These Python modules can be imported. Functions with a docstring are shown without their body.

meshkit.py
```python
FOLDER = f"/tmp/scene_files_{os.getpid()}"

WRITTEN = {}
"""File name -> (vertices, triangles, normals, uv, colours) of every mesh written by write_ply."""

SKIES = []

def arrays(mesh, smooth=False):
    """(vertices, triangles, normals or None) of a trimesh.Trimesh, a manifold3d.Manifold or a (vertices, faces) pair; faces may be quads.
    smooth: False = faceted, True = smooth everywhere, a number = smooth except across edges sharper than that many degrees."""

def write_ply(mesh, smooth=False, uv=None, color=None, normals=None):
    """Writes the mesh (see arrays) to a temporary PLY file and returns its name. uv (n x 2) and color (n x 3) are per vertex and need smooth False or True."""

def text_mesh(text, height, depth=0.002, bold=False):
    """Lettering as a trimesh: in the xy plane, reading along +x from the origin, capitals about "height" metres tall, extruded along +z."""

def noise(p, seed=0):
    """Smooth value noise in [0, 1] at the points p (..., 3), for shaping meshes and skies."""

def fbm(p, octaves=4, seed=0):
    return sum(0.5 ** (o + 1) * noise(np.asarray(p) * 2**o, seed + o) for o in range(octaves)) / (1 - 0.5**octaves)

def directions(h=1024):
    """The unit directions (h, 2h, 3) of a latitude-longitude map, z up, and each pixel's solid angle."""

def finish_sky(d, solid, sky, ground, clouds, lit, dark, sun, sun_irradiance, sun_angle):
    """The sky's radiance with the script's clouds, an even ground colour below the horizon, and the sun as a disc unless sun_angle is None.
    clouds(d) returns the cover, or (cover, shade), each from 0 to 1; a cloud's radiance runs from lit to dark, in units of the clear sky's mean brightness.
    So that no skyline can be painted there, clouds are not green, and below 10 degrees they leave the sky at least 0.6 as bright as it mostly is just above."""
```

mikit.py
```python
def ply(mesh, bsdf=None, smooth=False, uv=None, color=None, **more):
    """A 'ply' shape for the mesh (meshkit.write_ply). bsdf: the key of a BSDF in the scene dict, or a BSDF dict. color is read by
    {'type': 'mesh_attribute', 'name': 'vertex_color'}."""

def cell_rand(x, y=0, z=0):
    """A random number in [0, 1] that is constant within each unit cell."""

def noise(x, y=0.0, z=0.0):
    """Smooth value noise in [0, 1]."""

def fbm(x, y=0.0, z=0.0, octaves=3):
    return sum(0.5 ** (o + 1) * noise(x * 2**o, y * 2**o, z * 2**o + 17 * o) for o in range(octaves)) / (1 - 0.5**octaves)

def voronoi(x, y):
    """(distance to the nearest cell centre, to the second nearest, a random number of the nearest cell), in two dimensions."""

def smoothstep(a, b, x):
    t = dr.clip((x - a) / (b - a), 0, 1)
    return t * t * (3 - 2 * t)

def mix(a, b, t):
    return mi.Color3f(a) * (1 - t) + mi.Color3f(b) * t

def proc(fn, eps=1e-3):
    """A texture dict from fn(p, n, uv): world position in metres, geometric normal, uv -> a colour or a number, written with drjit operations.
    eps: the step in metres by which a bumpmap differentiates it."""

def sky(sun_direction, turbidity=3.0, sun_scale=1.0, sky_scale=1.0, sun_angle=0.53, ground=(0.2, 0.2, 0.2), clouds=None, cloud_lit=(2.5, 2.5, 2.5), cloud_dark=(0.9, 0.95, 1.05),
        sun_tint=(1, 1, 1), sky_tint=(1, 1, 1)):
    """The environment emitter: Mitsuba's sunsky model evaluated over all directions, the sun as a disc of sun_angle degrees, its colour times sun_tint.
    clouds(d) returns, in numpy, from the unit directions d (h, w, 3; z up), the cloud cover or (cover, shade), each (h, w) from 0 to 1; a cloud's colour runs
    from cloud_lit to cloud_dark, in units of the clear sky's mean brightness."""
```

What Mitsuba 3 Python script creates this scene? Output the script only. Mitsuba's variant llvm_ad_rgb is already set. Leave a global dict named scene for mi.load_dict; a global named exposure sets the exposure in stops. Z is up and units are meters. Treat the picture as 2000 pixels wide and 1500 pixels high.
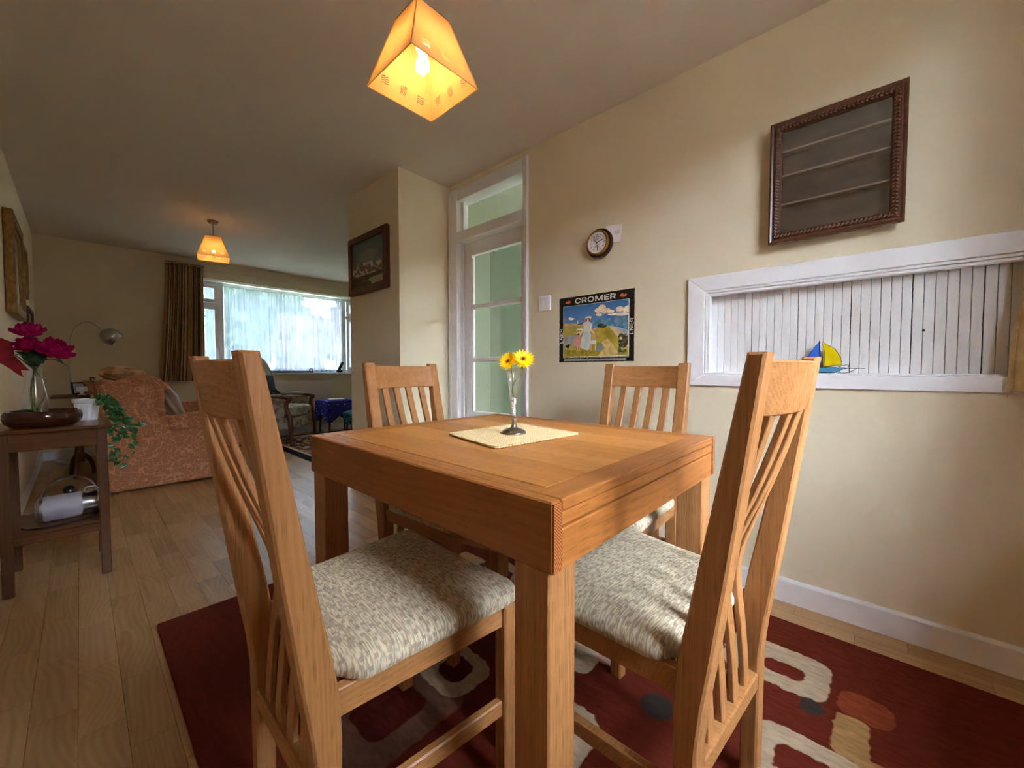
import math
import numpy as np
import trimesh
import shapely
from shapely.geometry import Polygon
import manifold3d as m3
import drjit as dr
import mitsuba as mi
import mikit
import meshkit
from mikit import noise, fbm, cell_rand, smoothstep, mix, proc

# ---------------------------------------------------------------- camera, sky, exposure
T = mi.ScalarTransform4f
YAW, PITCH, CAM_Z = math.radians(47.436), math.radians(2.08), 0.96
_f = [math.sin(YAW) * math.cos(PITCH), math.cos(YAW) * math.cos(PITCH), -math.sin(PITCH)]
scene = {'type': 'scene'}
labels = {}
exposure = 5.92
scene['camera'] = {'type': 'perspective', 'fov': 2 * math.degrees(math.atan(1000 / 775.0)), 'fov_axis': 'x', 'near_clip': 0.02, 'far_clip': 200.0,
                   'to_world': T().look_at(origin=[0, 0, CAM_Z], target=[_f[0], _f[1], CAM_Z + _f[2]], up=[0, 0, 1])}
# an overcast sky, the same in every direction
scene['sky'] = mikit.sky((0.3, -0.7, 0.6), turbidity=4.0, sun_scale=0.0, sky_scale=1.0, ground=(0.18, 0.18, 0.16),
                         clouds=lambda d: (np.ones(d.shape[:2]), 0.12 + 0.15 * meshkit.fbm(d * 3.0, 3)),
                         cloud_lit=(8.9, 10.2, 11.8), cloud_dark=(6.2, 7.2, 8.6))
BULB = (0.72, 0.44, 0.2)

XW, XL, YF, YR, H = 1.961, -0.297, 6.4, -0.62, 2.357   # right wall, left wall, far wall, rear wall, ceiling
rng = np.random.default_rng(7)


def lin(r, g, b):
    c = np.array([r, g, b]) / 255.0
    return [float(x) for x in np.where(c < 0.04045, c / 12.92, ((c + 0.055) / 1.055) ** 2.4)]


# ---------------------------------------------------------------- mesh helpers
def box(x0, x1, y0, y1, z0, z1, b=0.0):
    x0, x1 = min(x0, x1), max(x0, x1); y0, y1 = min(y0, y1), max(y0, y1); z0, z1 = min(z0, z1), max(z0, z1)
    b = min(b, 0.45 * min(x1 - x0, y1 - y0, z1 - z0))
    if b <= 0:
        return trimesh.creation.box(bounds=[[x0, y0, z0], [x1, y1, z1]])
    P = []
    for sx in (0, 1):
        for sy in (0, 1):
            for sz in (0, 1):
                c = np.array([(x0, x1)[sx], (y0, y1)[sy], (z0, z1)[sz]]); s = np.array([1 - 2 * sx, 1 - 2 * sy, 1 - 2 * sz])
                for k in range(3):
                    o = b * s; o[k] = 0; P.append(c + o)
    return trimesh.convex.convex_hull(np.array(P))


def cat(*ms):
    ms = ms[0] if len(ms) == 1 and isinstance(ms[0], (list, tuple)) else ms
    return trimesh.util.concatenate(list(ms))


def man(m):
    return m3.Manifold(m3.Mesh(np.asarray(m.vertices, np.float32), np.asarray(m.faces, np.uint32)))


def unman(a):
    q = a.to_mesh()
    return trimesh.Trimesh(q.vert_properties[:, :3], q.tri_verts, process=False)


def cut(a, *bs):
    r = man(a)
    for b in bs:
        r = r - man(b)
    return unman(r)


def lathe(prof, n=48, c=(0, 0, 0)):
    """prof: (radius, z) from bottom to top; closed to the axis where radius is 0."""
    p = np.array(prof, float); a = np.arange(n) * 2 * np.pi / n
    V = np.stack([p[:, None, 0] * np.cos(a), p[:, None, 0] * np.sin(a), np.repeat(p[:, 1:2], n, 1)], -1).reshape(-1, 3) + c
    F = []
    for i in range(len(p) - 1):
        for j in range(n):
            q = (j + 1) % n
            F += [[i * n + j, i * n + q, (i + 1) * n + q], [i * n + j, (i + 1) * n + q, (i + 1) * n + j]]
    m = trimesh.Trimesh(V, F, process=False); m.merge_vertices(); m.update_faces(m.nondegenerate_faces())
    return m


def tube(pts, r, n=10, caps=True):
    P = np.array(pts, float); r = np.broadcast_to(np.asarray(r, float), len(P))
    d = np.gradient(P, axis=0); d /= np.linalg.norm(d, axis=1, keepdims=True) + 1e-12
    up = np.array([0, 0, 1.0]) if abs(d[0][2]) < 0.9 else np.array([1.0, 0, 0])
    V = []; a = np.arange(n) * 2 * np.pi / n
    u = np.cross(d[0], up); u /= np.linalg.norm(u)
    for i in range(len(P)):
        u = u - d[i] * (u @ d[i]); u /= np.linalg.norm(u); w = np.cross(d[i], u)
        V.append(P[i] + r[i] * (np.cos(a)[:, None] * u + np.sin(a)[:, None] * w))
    V = np.vstack(V); F = []
    for i in range(len(P) - 1):
        for j in range(n):
            q = (j + 1) % n
            F += [[i * n + j, i * n + q, (i + 1) * n + q], [i * n + j, (i + 1) * n + q, (i + 1) * n + j]]
    if caps:
        V = np.vstack([V, P[0], P[-1]]); e = (len(P) - 1) * n; c0, c1 = len(V) - 2, len(V) - 1
        for j in range(n):
            q = (j + 1) % n
            F += [[c0, q, j], [c1, e + j, e + q]]
    return trimesh.Trimesh(V, F, process=False)


def offset_poly(p, b):
    p = np.asarray(p, float); a, c = np.roll(p, 1, 0), np.roll(p, -1, 0)
    e0, e1 = p - a, c - p
    n0 = np.stack([-e0[:, 1], e0[:, 0]], 1); n1 = np.stack([-e1[:, 1], e1[:, 0]], 1)
    n0 /= np.linalg.norm(n0, axis=1, keepdims=True) + 1e-12; n1 /= np.linalg.norm(n1, axis=1, keepdims=True) + 1e-12
    n = n0 + n1; n /= np.maximum((n * n).sum(1, keepdims=True), 0.8)
    return p + 2 * n * b


def prism(poly, w0, w1, b=0.0, frame=None):
    """poly (u, v) counter-clockwise, swept from w0 to w1 with a chamfer b; frame (4x4) takes (u, v, w) to the world."""
    p = np.asarray(poly, float)
    if not Polygon(p).exterior.is_ccw:
        p = p[::-1]
    rings = [(p, w0), (p, w1)] if b <= 0 else [(offset_poly(p, b), w0), (p, w0 + b), (p, w1 - b), (offset_poly(p, b), w1)]
    n = len(p); V = np.vstack([np.column_stack([q, np.full(n, w)]) for q, w in rings]); F = []
    for i in range(len(rings) - 1):
        for j in range(n):
            k = (j + 1) % n
            F += [[i * n + j, i * n + k, (i + 1) * n + k], [i * n + j, (i + 1) * n + k, (i + 1) * n + j]]
    tv, tf = trimesh.creation.triangulate_polygon(Polygon(p), engine='earcut')
    from scipy.spatial import cKDTree
    idx = cKDTree(p).query(tv)[1]; tri = idx[tf]
    a = p
    for t in tri:
        s = (a[t[1]][0] - a[t[0]][0]) * (a[t[2]][1] - a[t[0]][1]) - (a[t[1]][1] - a[t[0]][1]) * (a[t[2]][0] - a[t[0]][0])
        t = t if s > 0 else t[::-1]
        F.append([t[2], t[1], t[0]]); o = (len(rings) - 1) * n; F.append([t[0] + o, t[1] + o, t[2] + o])
    m = trimesh.Trimesh(V, F, process=False)
    if frame is not None:
        m.apply_transform(frame)
    return m


def frame(o, u, v, w):
    M = np.eye(4); M[:3, 0], M[:3, 1], M[:3, 2], M[:3, 3] = u, v, w, o
    return M


def onR(y, z, x=XW):     # right wall: u to the right (-Y), v up, w into the room
    return frame((x, y, z), (0, -1, 0), (0, 0, 1), (-1, 0, 0))


def onL(y, z, x=XL):
    return frame((x, y, z), (0, 1, 0), (0, 0, 1), (1, 0, 0))


def onB(x, z, y=YF):
    return frame((x, y, z), (1, 0, 0), (0, 0, 1), (0, -1, 0))


XZ = frame((0, 0, 0), (1, 0, 0), (0, 0, 1), (0, -1, 0))     # (u, v, w) -> (u, -w, v)


def mv(m, M):
    m = m.copy(); m.apply_transform(M); return m


def rotz(a, o=(0, 0, 0)):
    M = trimesh.transformations.rotation_matrix(a, [0, 0, 1]); M[:3, 3] = o; return M


def rot(a, ax, o=(0, 0, 0)):
    M = trimesh.transformations.rotation_matrix(a, ax); M[:3, 3] = o; return M


def blob(rx, ry, rz, c=(0, 0, 0), p=2.0, n=3, jitter=0.0, seed=0, f=4.0):
    """superellipsoid: p>2 makes it boxier."""
    s = trimesh.creation.icosphere(subdivisions=n); v = s.vertices
    k = (np.abs(v) ** p).sum(1) ** (-1 / p)
    v = v * k[:, None]
    if jitter:
        v = v * (1 + jitter * (meshkit.fbm(v * f + 5, 3, seed) - 0.5) * 2)[:, None]
    return trimesh.Trimesh(v * [rx, ry, rz] + np.array(c), s.faces, process=False)


def text(s, h, M, depth=0.0006, center=True, bold=True, xs=1.0):
    m = meshkit.text_mesh(s, h, depth, bold)
    if center:
        b = m.bounds; m.apply_translation([-(b[0][0] + b[1][0]) / 2, -h / 2, 0])
    m.apply_scale([xs, 1, 1])
    m.apply_transform(M); return m


def spline(pts, n):
    from scipy.interpolate import CubicSpline
    P = np.array(pts, float); t = np.r_[0, np.cumsum(np.linalg.norm(np.diff(P, axis=0), axis=1))]
    return CubicSpline(t, P)(np.linspace(0, t[-1], n))


# ---------------------------------------------------------------- scene helpers
def num(key):
    if key not in scene and key not in labels:
        return key
    i = 1
    while f'{key}_{i:03d}' in scene or f'{key}_{i:03d}' in labels:
        i += 1
    return f'{key}_{i:03d}'


def thing(name, label=None, cat_=None, group=None, kind=None):
    k = num(name); d = {}
    if label: d['label'] = label
    if cat_: d['category'] = cat_
    if group: d['group'] = group
    if kind: d['kind'] = kind
    labels[k] = d
    return k


def put(name, mesh, mat, parent=None, smooth=False, label=None, kind=None, uv=None, color=None, **more):
    k = num(f'{parent}__{name}' if parent else name)
    scene[k] = mikit.ply(mesh, mat, smooth=smooth, uv=uv, color=color, **more)
    if label or kind:
        labels[k] = {a: b for a, b in (('label', label), ('kind', kind)) if b}
    return k


def solo(name, mesh, mat, label, cat_, group=None, kind=None, **kw):
    k = thing(name, label, cat_, group, kind); scene[k] = mikit.ply(mesh, mat, smooth=kw.pop('smooth', False), **kw); return k


def struct(name, mesh, mat, label=None, **kw):
    k = num(name); scene[k] = mikit.ply(mesh, mat, smooth=kw.pop('smooth', False), **kw)
    labels[k] = {'kind': 'structure', **({'label': label} if label else {})}
    return k


# ---------------------------------------------------------------- materials
def rgb(c):
    return {'type': 'rgb', 'value': [float(x) for x in c]}


def pr(key, color, rough=0.5, spec=0.5, bump=None, bs=0.001, eps=1e-3, two=True, **kw):
    d = {'type': 'principled', 'base_color': proc(color) if callable(color) else (color if isinstance(color, dict) else rgb(color)), 'roughness': rough, 'specular': spec, **kw}
    if bump is not None:
        d = {'type': 'bumpmap', 'tex': proc(bump, eps), 'scale': bs, 'bsdf': d}
    scene[key] = {'type': 'twosided', 'bsdf': d} if two else d
    return key


def oak(axis, light, dark, sc=1.0):
    def fn(p, n, uv):
        c = [p.x, p.y, p.z]; u = c[axis]; v, w = c[(axis + 1) % 3], c[(axis + 2) % 3]
        a = fbm(v * 90 * sc + 3, w * 90 * sc, u * 2.0 * sc, 4)
        warp = fbm(v * 9, w * 9, u * 1.1, 2)
        ring = 0.5 + 0.5 * dr.sin((v * 1.0 + w * 0.8 + warp * 0.10) * 620 * sc)
        fine = noise(v * 900, w * 900, u * 9)
        pore = smoothstep(0.62, 0.85, noise(v * 700, w * 700, u * 26))
        t = dr.clip(0.45 * a + 0.16 * ring * (0.4 + a) + 0.22 * warp + 0.17 * fine, 0, 1)
        return mix(light, dark, t) * (1 - 0.22 * pore)
    return fn


OL, OD = lin(186, 132, 82), lin(138, 87, 47)
for ax, nm in ((0, 'x'), (1, 'y'), (2, 'z')):
    pr('oak_' + nm, oak(ax, OL, OD), 0.42, 0.4)
TL, TD = lin(186, 122, 58), lin(152, 90, 37)
pr('oak_top', oak(1, TL, TD, 0.8), 0.38, 0.45)
pr('oak_top_b', oak(1, lin(196, 134, 66), lin(164, 101, 44), 0.7), 0.38, 0.45)
pr('oak_end', oak(0, lin(178, 114, 56), lin(138, 78, 34)), 0.40, 0.45)
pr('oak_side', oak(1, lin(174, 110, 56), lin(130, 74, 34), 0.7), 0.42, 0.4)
pr('oak_lip', oak(0, lin(186, 118, 58), lin(140, 78, 35), 0.7), 0.42, 0.4)


def endgrain(p, n, uv):
    r = dr.sqrt(dr.square(p.x - 0.40) + dr.square(p.z - 0.60))
    return mix(lin(172, 104, 58), lin(122, 64, 32), smoothstep(0.3, 0.8, 0.5 + 0.5 * dr.sin(r * 1700 + 3 * noise(p.x * 90, p.z * 90))))


pr('oak_endgrain', endgrain, 0.5, 0.3)
pr('dark_wood_z', oak(2, lin(104, 66, 42), lin(64, 38, 24), 0.8), 0.35, 0.5)
pr('dark_wood_x', oak(0, lin(110, 68, 42), lin(66, 38, 22), 0.8), 0.25, 0.5)
pr('mahogany', oak(1, lin(92, 46, 32), lin(60, 26, 18), 0.8), 0.35, 0.5)
pr('carved_wood', lambda p, n, uv: mix(lin(98, 60, 40), lin(58, 32, 22), fbm(p.y * 60, p.z * 60, p.x * 60)), 0.32, 0.5)
pr('bowl_wood', lambda p, n, uv: mix(lin(74, 38, 24), lin(44, 20, 12), fbm(p.x * 20, p.y * 20, p.z * 110)), 0.12, 0.5)
pr('chair_wood', oak(2, lin(112, 58, 34), lin(72, 34, 18), 0.8), 0.3, 0.5)


def plaster(base, amp=0.05):
    def fn(p, n, uv):
        return mi.Color3f(base) * (1 - amp + 2 * amp * fbm(p.x * 2.1, p.y * 2.1, p.z * 2.1))
    return fn


rough_plaster = lambda p, n, uv: fbm(p.x * 28, p.y * 28, p.z * 28, 3)
pr('wall_paint', plaster(lin(217, 205, 177)), 0.7, 0.25, rough_plaster, 0.0012, 2e-3)
pr('ceiling_paint', plaster(lin(206, 195, 180), 0.04), 0.8, 0.2,
   lambda p, n, uv: fbm(p.x * 13 + 3 * noise(p.y * 3), p.y * 30, 0, 4), 0.006, 4e-3)
pr('white_paint', plaster(lin(224, 224, 226), 0.03), 0.35, 0.5)
pr('white_board', lambda p, n, uv: mi.Color3f(lin(222, 222, 222)) * (0.93 + 0.1 * fbm(p.y * 9, p.z * 5)), 0.4, 0.5)
pr('white_upvc', lin(236, 238, 242), 0.3, 0.5)
pr('mint_paint', lin(158, 176, 166), 0.6, 0.3)
pr('dark_gap', lin(40, 30, 22), 0.8, 0.2)


def stave(p):
    i = dr.floor((p.x + 0.30) / 0.0905); j = dr.floor(p.y / 0.32 + i * 0.43)
    return i, j


def floor_col(p, n, uv):
    i, j = stave(p)
    r, r2 = cell_rand(i + 40, j + 40, 1), cell_rand(i + 40, j + 40, 2)
    g = fbm(p.x * 70 + r * 50, p.y * 4 + r2 * 50, 0, 4)
    wv = 0.5 + 0.5 * dr.sin((p.x * 1.0 + 0.11 * noise(p.x * 7 + r * 90, p.y * 4 + r2 * 60)) * 360)
    t = dr.clip(0.10 + 0.42 * r + 0.38 * g + 0.14 * wv - 0.06, 0, 1)
    return mix(lin(190, 152, 106), lin(142, 106, 68), t)


pr('floor_vinyl', floor_col, 0.30, 0.5, lambda p, n, uv: 0.6 * noise(p.x * 26, p.y * 90) + 0.4 * fbm(p.x * 160, p.y * 14), 0.0007, 1.5e-3)


def seat_col(p, n, uv):
    u, v = uv.x, uv.y      # metres: u front-back, v across
    row = dr.floor(u / 0.0017)
    s = noise(row * 7.3, v * 95 + row * 3.1)
    t = smoothstep(0.25, 0.75, s)
    c = mix(lin(208, 196, 168), lin(166, 151, 126), t)
    r2 = dr.floor(u / 0.011); off = cell_rand(r2, 3) * 0.02
    k = dr.floor((v + off) / 0.024); fu = u / 0.011 - r2; fv = (v + off) / 0.024 - k
    on = dr.select((fu > 0.15) & (fu < 0.80) & (fv < 0.33) & (cell_rand(r2, k, 5) < 0.62), 1.0, 0.0)
    q = cell_rand(r2, k, 9)
    dot = mix(mix(lin(150, 136, 112), lin(126, 112, 98), q), lin(150, 112, 96), smoothstep(0.78, 0.8, q))
    return mix(c, dot, on * 0.62)


pr('seat_fabric', seat_col, 0.9, 0.15, lambda p, n, uv: 0.5 + 0.5 * dr.sin(uv.x * 2 * math.pi / 0.0017) * (0.4 + 0.6 * noise(uv.x * 400, uv.y * 60)), 0.0005, 4e-4, sheen=0.3)


def sdf(x, y, x0, x1, y0, y1, r):
    dx = dr.maximum(dr.abs(x - (x0 + x1) / 2) - (x1 - x0) / 2 + r, 0.0); dy = dr.maximum(dr.abs(y - (y0 + y1) / 2) - (y1 - y0) / 2 + r, 0.0)
    return dr.sqrt(dx * dx + dy * dy) - r


RED, BEI, CHA, MUS, RUS, BRN, MAU = lin(92, 34, 23), lin(172, 152, 126), lin(56, 48, 44), lin(160, 122, 78), lin(124, 58, 36), lin(104, 70, 56), lin(168, 128, 116)
DRK = lin(74, 25, 19)
RUG = [(0.40, 0.74, 0.84, 1.12, .05, BRN), (0.47, 0.65, 0.91, 1.06, .035, DRK), (0.69, 0.87, 0.86, 1.06, .06, BEI), (0.735, 0.83, 0.91, 1.01, .03, DRK),
       (0.69, 0.93, 0.50, 0.72, .07, BEI), (0.75, 0.87, 0.56, 0.67, .03, DRK), (1.03, 1.16, 0.64, 0.84, .03, BEI), (1.07, 1.12, 0.72, .80, .02, CHA), (1.12, 1.18, 0.58, 0.655, .01, MAU),
       (1.03, 1.12, 0.39, 0.475, .04, CHA), (1.39, 1.60, 0.08, 0.36, .05, BEI), (1.452, 1.515, 0.14, 0.25, .025, RED), (1.34, 1.40, 0.085, 0.14, .025, CHA),
       (1.40, 1.512, -0.06, 0.06, .04, RUS), (1.24, 1.40, -0.01, 0.062, .02, MUS), (1.20, 1.27, -0.07, 0.02, .02, MUS), (1.04, 1.24, -0.01, 0.22, .05, BEI), (1.09, 1.185, 0.04, 0.165, .03, RED),
       (0.70, 0.90, -0.10, 0.16, .05, BRN), (1.20, 1.34, 1.40, 1.56, .02, BEI), (1.18, 1.40, 1.12, 1.37, .06, BEI), (1.24, 1.34, 1.18, 1.31, .03, RED), (0.80, 1.02, 1.22, 1.5, .05, CHA), (0.55, 0.78, 1.42, 1.64, .05, BEI)]


def rug_col(p, n, uv):
    j = 0.010 * (fbm(p.x * 60, p.y * 60, 0, 2) - 0.5)
    x, y = p.x + j, p.y - j
    c = mi.Color3f(RED)
    for x0, x1, y0, y1, r, col in RUG:
        c = mix(c, col, smoothstep(0.003, -0.003, sdf(x, y, x0, x1, y0, y1, r)))
    return c * (0.72 + 0.5 * fbm(p.x * 130, p.y * 40, 0, 3))


pr('rug_pile', rug_col, 0.95, 0.1, lambda p, n, uv: fbm(p.x * 260, p.y * 90, p.z * 50, 2), 0.004, 1.5e-3, sheen=0.25)


def sofa_col(p, n, uv):
    a, b = p.x + p.y * 0.6, p.z
    wx, wz = 0.05 * (noise(a * 9, b * 9) - 0.5), 0.05 * (noise(a * 9 + 31, b * 9 + 7) - 0.5)
    r = dr.abs(noise((a + wx) * 34, (b + wz) * 34) - 0.5)
    q = dr.abs(noise((a - wz) * 52 + 9, (b + wx) * 52) - 0.5)
    line = smoothstep(0.09, 0.02, r) * 0.8 + smoothstep(0.07, 0.02, q) * 0.45
    return mix(lin(172, 112, 80), lin(214, 166, 130), dr.clip(line, 0, 1) * 0.75) * (0.92 + 0.16 * noise(a * 300, b * 300))


pr('sofa_fabric', sofa_col, 0.9, 0.15, sheen=0.3)
pr('tan_cushion', lambda p, n, uv: mix(lin(160, 112, 72), lin(196, 156, 116), smoothstep(0.4, 0.6, fbm(p.x * 14, p.y * 14, p.z * 14))), 0.85, 0.2)
pr('satin_cushion', lambda p, n, uv: mix(lin(120, 92, 72), lin(166, 136, 108), 0.5 + 0.5 * dr.sin((p.x + p.z * 0.5) * 120)), 0.45, 0.4)


def curtain_col(p, n, uv):
    s = uv.x * 26
    r = cell_rand(dr.floor(s), 4)
    c = mix(lin(176, 138, 92), lin(96, 62, 40), smoothstep(0.4, 0.45, r))
    c = mix(c, lin(84, 86, 70), smoothstep(0.68, 0.7, r))
    return mix(c, lin(206, 190, 150), smoothstep(0.88, 0.9, r)) * 0.9


pr('curtain_fabric', curtain_col, 0.85, 0.2)
pr('cream_curtain', lambda p, n, uv: mix(lin(214, 190, 140), lin(176, 140, 92), fbm(p.x * 60, p.y * 60, p.z * 25)), 0.9, 0.1)
pr('brass', lin(190, 150, 70), 0.25, 0.5, metallic=1.0)
pr('gilt', lambda p, n, uv: mix(lin(176, 142, 84), lin(98, 70, 36), fbm(p.y * 40, p.z * 40, p.x * 90)), 0.4, 0.5, metallic=0.6)
pr('chrome', lin(200, 200, 205), 0.12, 0.5, metallic=1.0)
pr('pewter', lin(178, 174, 168), 0.22, 0.5, metallic=1.0)
pr('steel', lin(190, 192, 196), 0.2, 0.5, metallic=1.0)
pr('black_gloss', lin(20, 18, 18), 0.25, 0.5)
pr('black_matt', lin(24, 22, 22), 0.7, 0.3)
pr('burgundy_gloss', lin(46, 16, 18), 0.15, 0.5)
pr('white_plastic', lin(238, 238, 242), 0.3, 0.5)
pr('white_ceramic', lin(232, 236, 240), 0.25, 0.5)
pr('paper_white', lin(236, 234, 236), 0.7, 0.2)
pr('paper_lilac', lin(176, 178, 204), 0.7, 0.2)
pr('card_grey', lin(176, 176, 190), 0.6, 0.3)
pr('vertex_print', {'type': 'mesh_attribute', 'name': 'vertex_color'}, 0.45, 0.4)
pr('print_light', lin(214, 208, 198), 0.5, 0.3)
pr('magenta_petal', lambda p, n, uv: mix(lin(206, 28, 112), lin(150, 6, 66), fbm(p.x * 60, p.y * 60, p.z * 60)), 0.6, 0.3)
pr('red_leaf', lambda p, n, uv: mix(lin(150, 10, 30), lin(104, 4, 20), fbm(p.x * 40, p.y * 40, p.z * 40)), 0.6, 0.3)
pr('green_leaf', lambda p, n, uv: mix(lin(42, 78, 48), lin(84, 116, 84), smoothstep(0.4, 0.7, fbm(p.x * 50, p.y * 50, p.z * 50))), 0.5, 0.4)
pr('ivy_leaf', lambda p, n, uv: mix(lin(40, 84, 40), lin(92, 132, 84), smoothstep(0.45, 0.75, fbm(p.x * 70, p.y * 70, p.z * 70))), 0.35, 0.5)
pr('stem_green', lin(96, 120, 70), 0.5, 0.4)
pr('daisy_petal', lambda p, n, uv: mix(lin(255, 226, 30), lin(255, 206, 10), fbm(p.x * 200, p.y * 200, p.z * 200)), 0.5, 0.3)
pr('daisy_ring', lin(214, 132, 10), 0.6, 0.3)
pr('daisy_heart', lin(70, 36, 14), 0.8, 0.2)


def straw(p, n, uv):
    a, b = uv.x, uv.y
    w = dr.sin(a * 520 + 2 * dr.sin(b * 260)) * dr.sin(b * 520)
    return mix(lin(186, 148, 96), lin(240, 216, 166), 0.58 + 0.45 * w + 0.3 * (fbm(a * 90, b * 90) - 0.5))


pr('straw', straw, 0.75, 0.25, lambda p, n, uv: dr.sin(uv.x * 520 + 2 * dr.sin(uv.y * 260)) * dr.sin(uv.y * 520), 0.0022, 6e-4)
pr('arm_fabric', lambda p, n, uv: mix(lin(170, 160, 142), lin(128, 118, 104), smoothstep(0.45, 0.65, fbm(p.x * 18, p.y * 18, p.z * 18))), 0.85, 0.2)
pr('blue_cloth', lambda p, n, uv: mix(lin(48, 50, 150), lin(220, 220, 230), smoothstep(0.80, 0.86, noise(p.x * 55, p.y * 55, p.z * 55))), 0.7, 0.3)
pr('teal_fabric', lambda p, n, uv: mix(lin(30, 84, 100), lin(90, 150, 160), smoothstep(0.5, 0.75, noise(p.x * 70, p.y * 70, p.z * 70))), 0.8, 0.2)


def persian(p, n, uv):
    d = dr.minimum(dr.minimum(p.x - 1.60, 3.2 - p.x), dr.minimum(p.y - 4.15, 6.2 - p.y))
    g = noise(p.x * 26, p.y * 26)
    c = mix(lin(176, 150, 124), lin(92, 66, 60), smoothstep(0.45, 0.62, g))
    c = mix(c, lin(60, 50, 60), smoothstep(0.36, 0.34, d) * smoothstep(0.30, 0.32, d))
    c = mix(c, lin(190, 172, 148), smoothstep(0.14, 0.12, d) * smoothstep(0.085, 0.095, d))
    return mix(c, lin(24, 22, 26), smoothstep(0.095, 0.085, d))


pr('persian_pile', persian, 0.95, 0.1)
pr('radiator_white', lin(214, 206, 192), 0.4, 0.5)
pr('sail_blue', lin(50, 100, 200), 0.15, 0.5)
pr('sail_yellow', lin(226, 200, 10), 0.15, 0.5)
pr('hull_blue', lin(70, 140, 180), 0.15, 0.5)
pr('shelf_grey', lin(112, 96, 84), 0.6, 0.3)
pr('cabinet_dark', lambda p, n, uv: mix(lin(66, 52, 42), lin(46, 34, 28), fbm(p.y * 12, p.z * 40)), 0.7, 0.3)
scene['clear_glass'] = {'type': 'dielectric', 'int_ior': 1.5}
scene['pane_glass'] = {'type': 'thindielectric', 'int_ior': 1.5}
scene['shade_paper'] = {'type': 'principledthin', 'base_color': rgb(lin(246, 210, 142)), 'roughness': 0.6, 'diff_trans': 0.7, 'spec_trans': 0.0, 'eta': 1.3}
pr('lamp_metal', lin(150, 120, 90), 0.5, 0.4)
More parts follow.
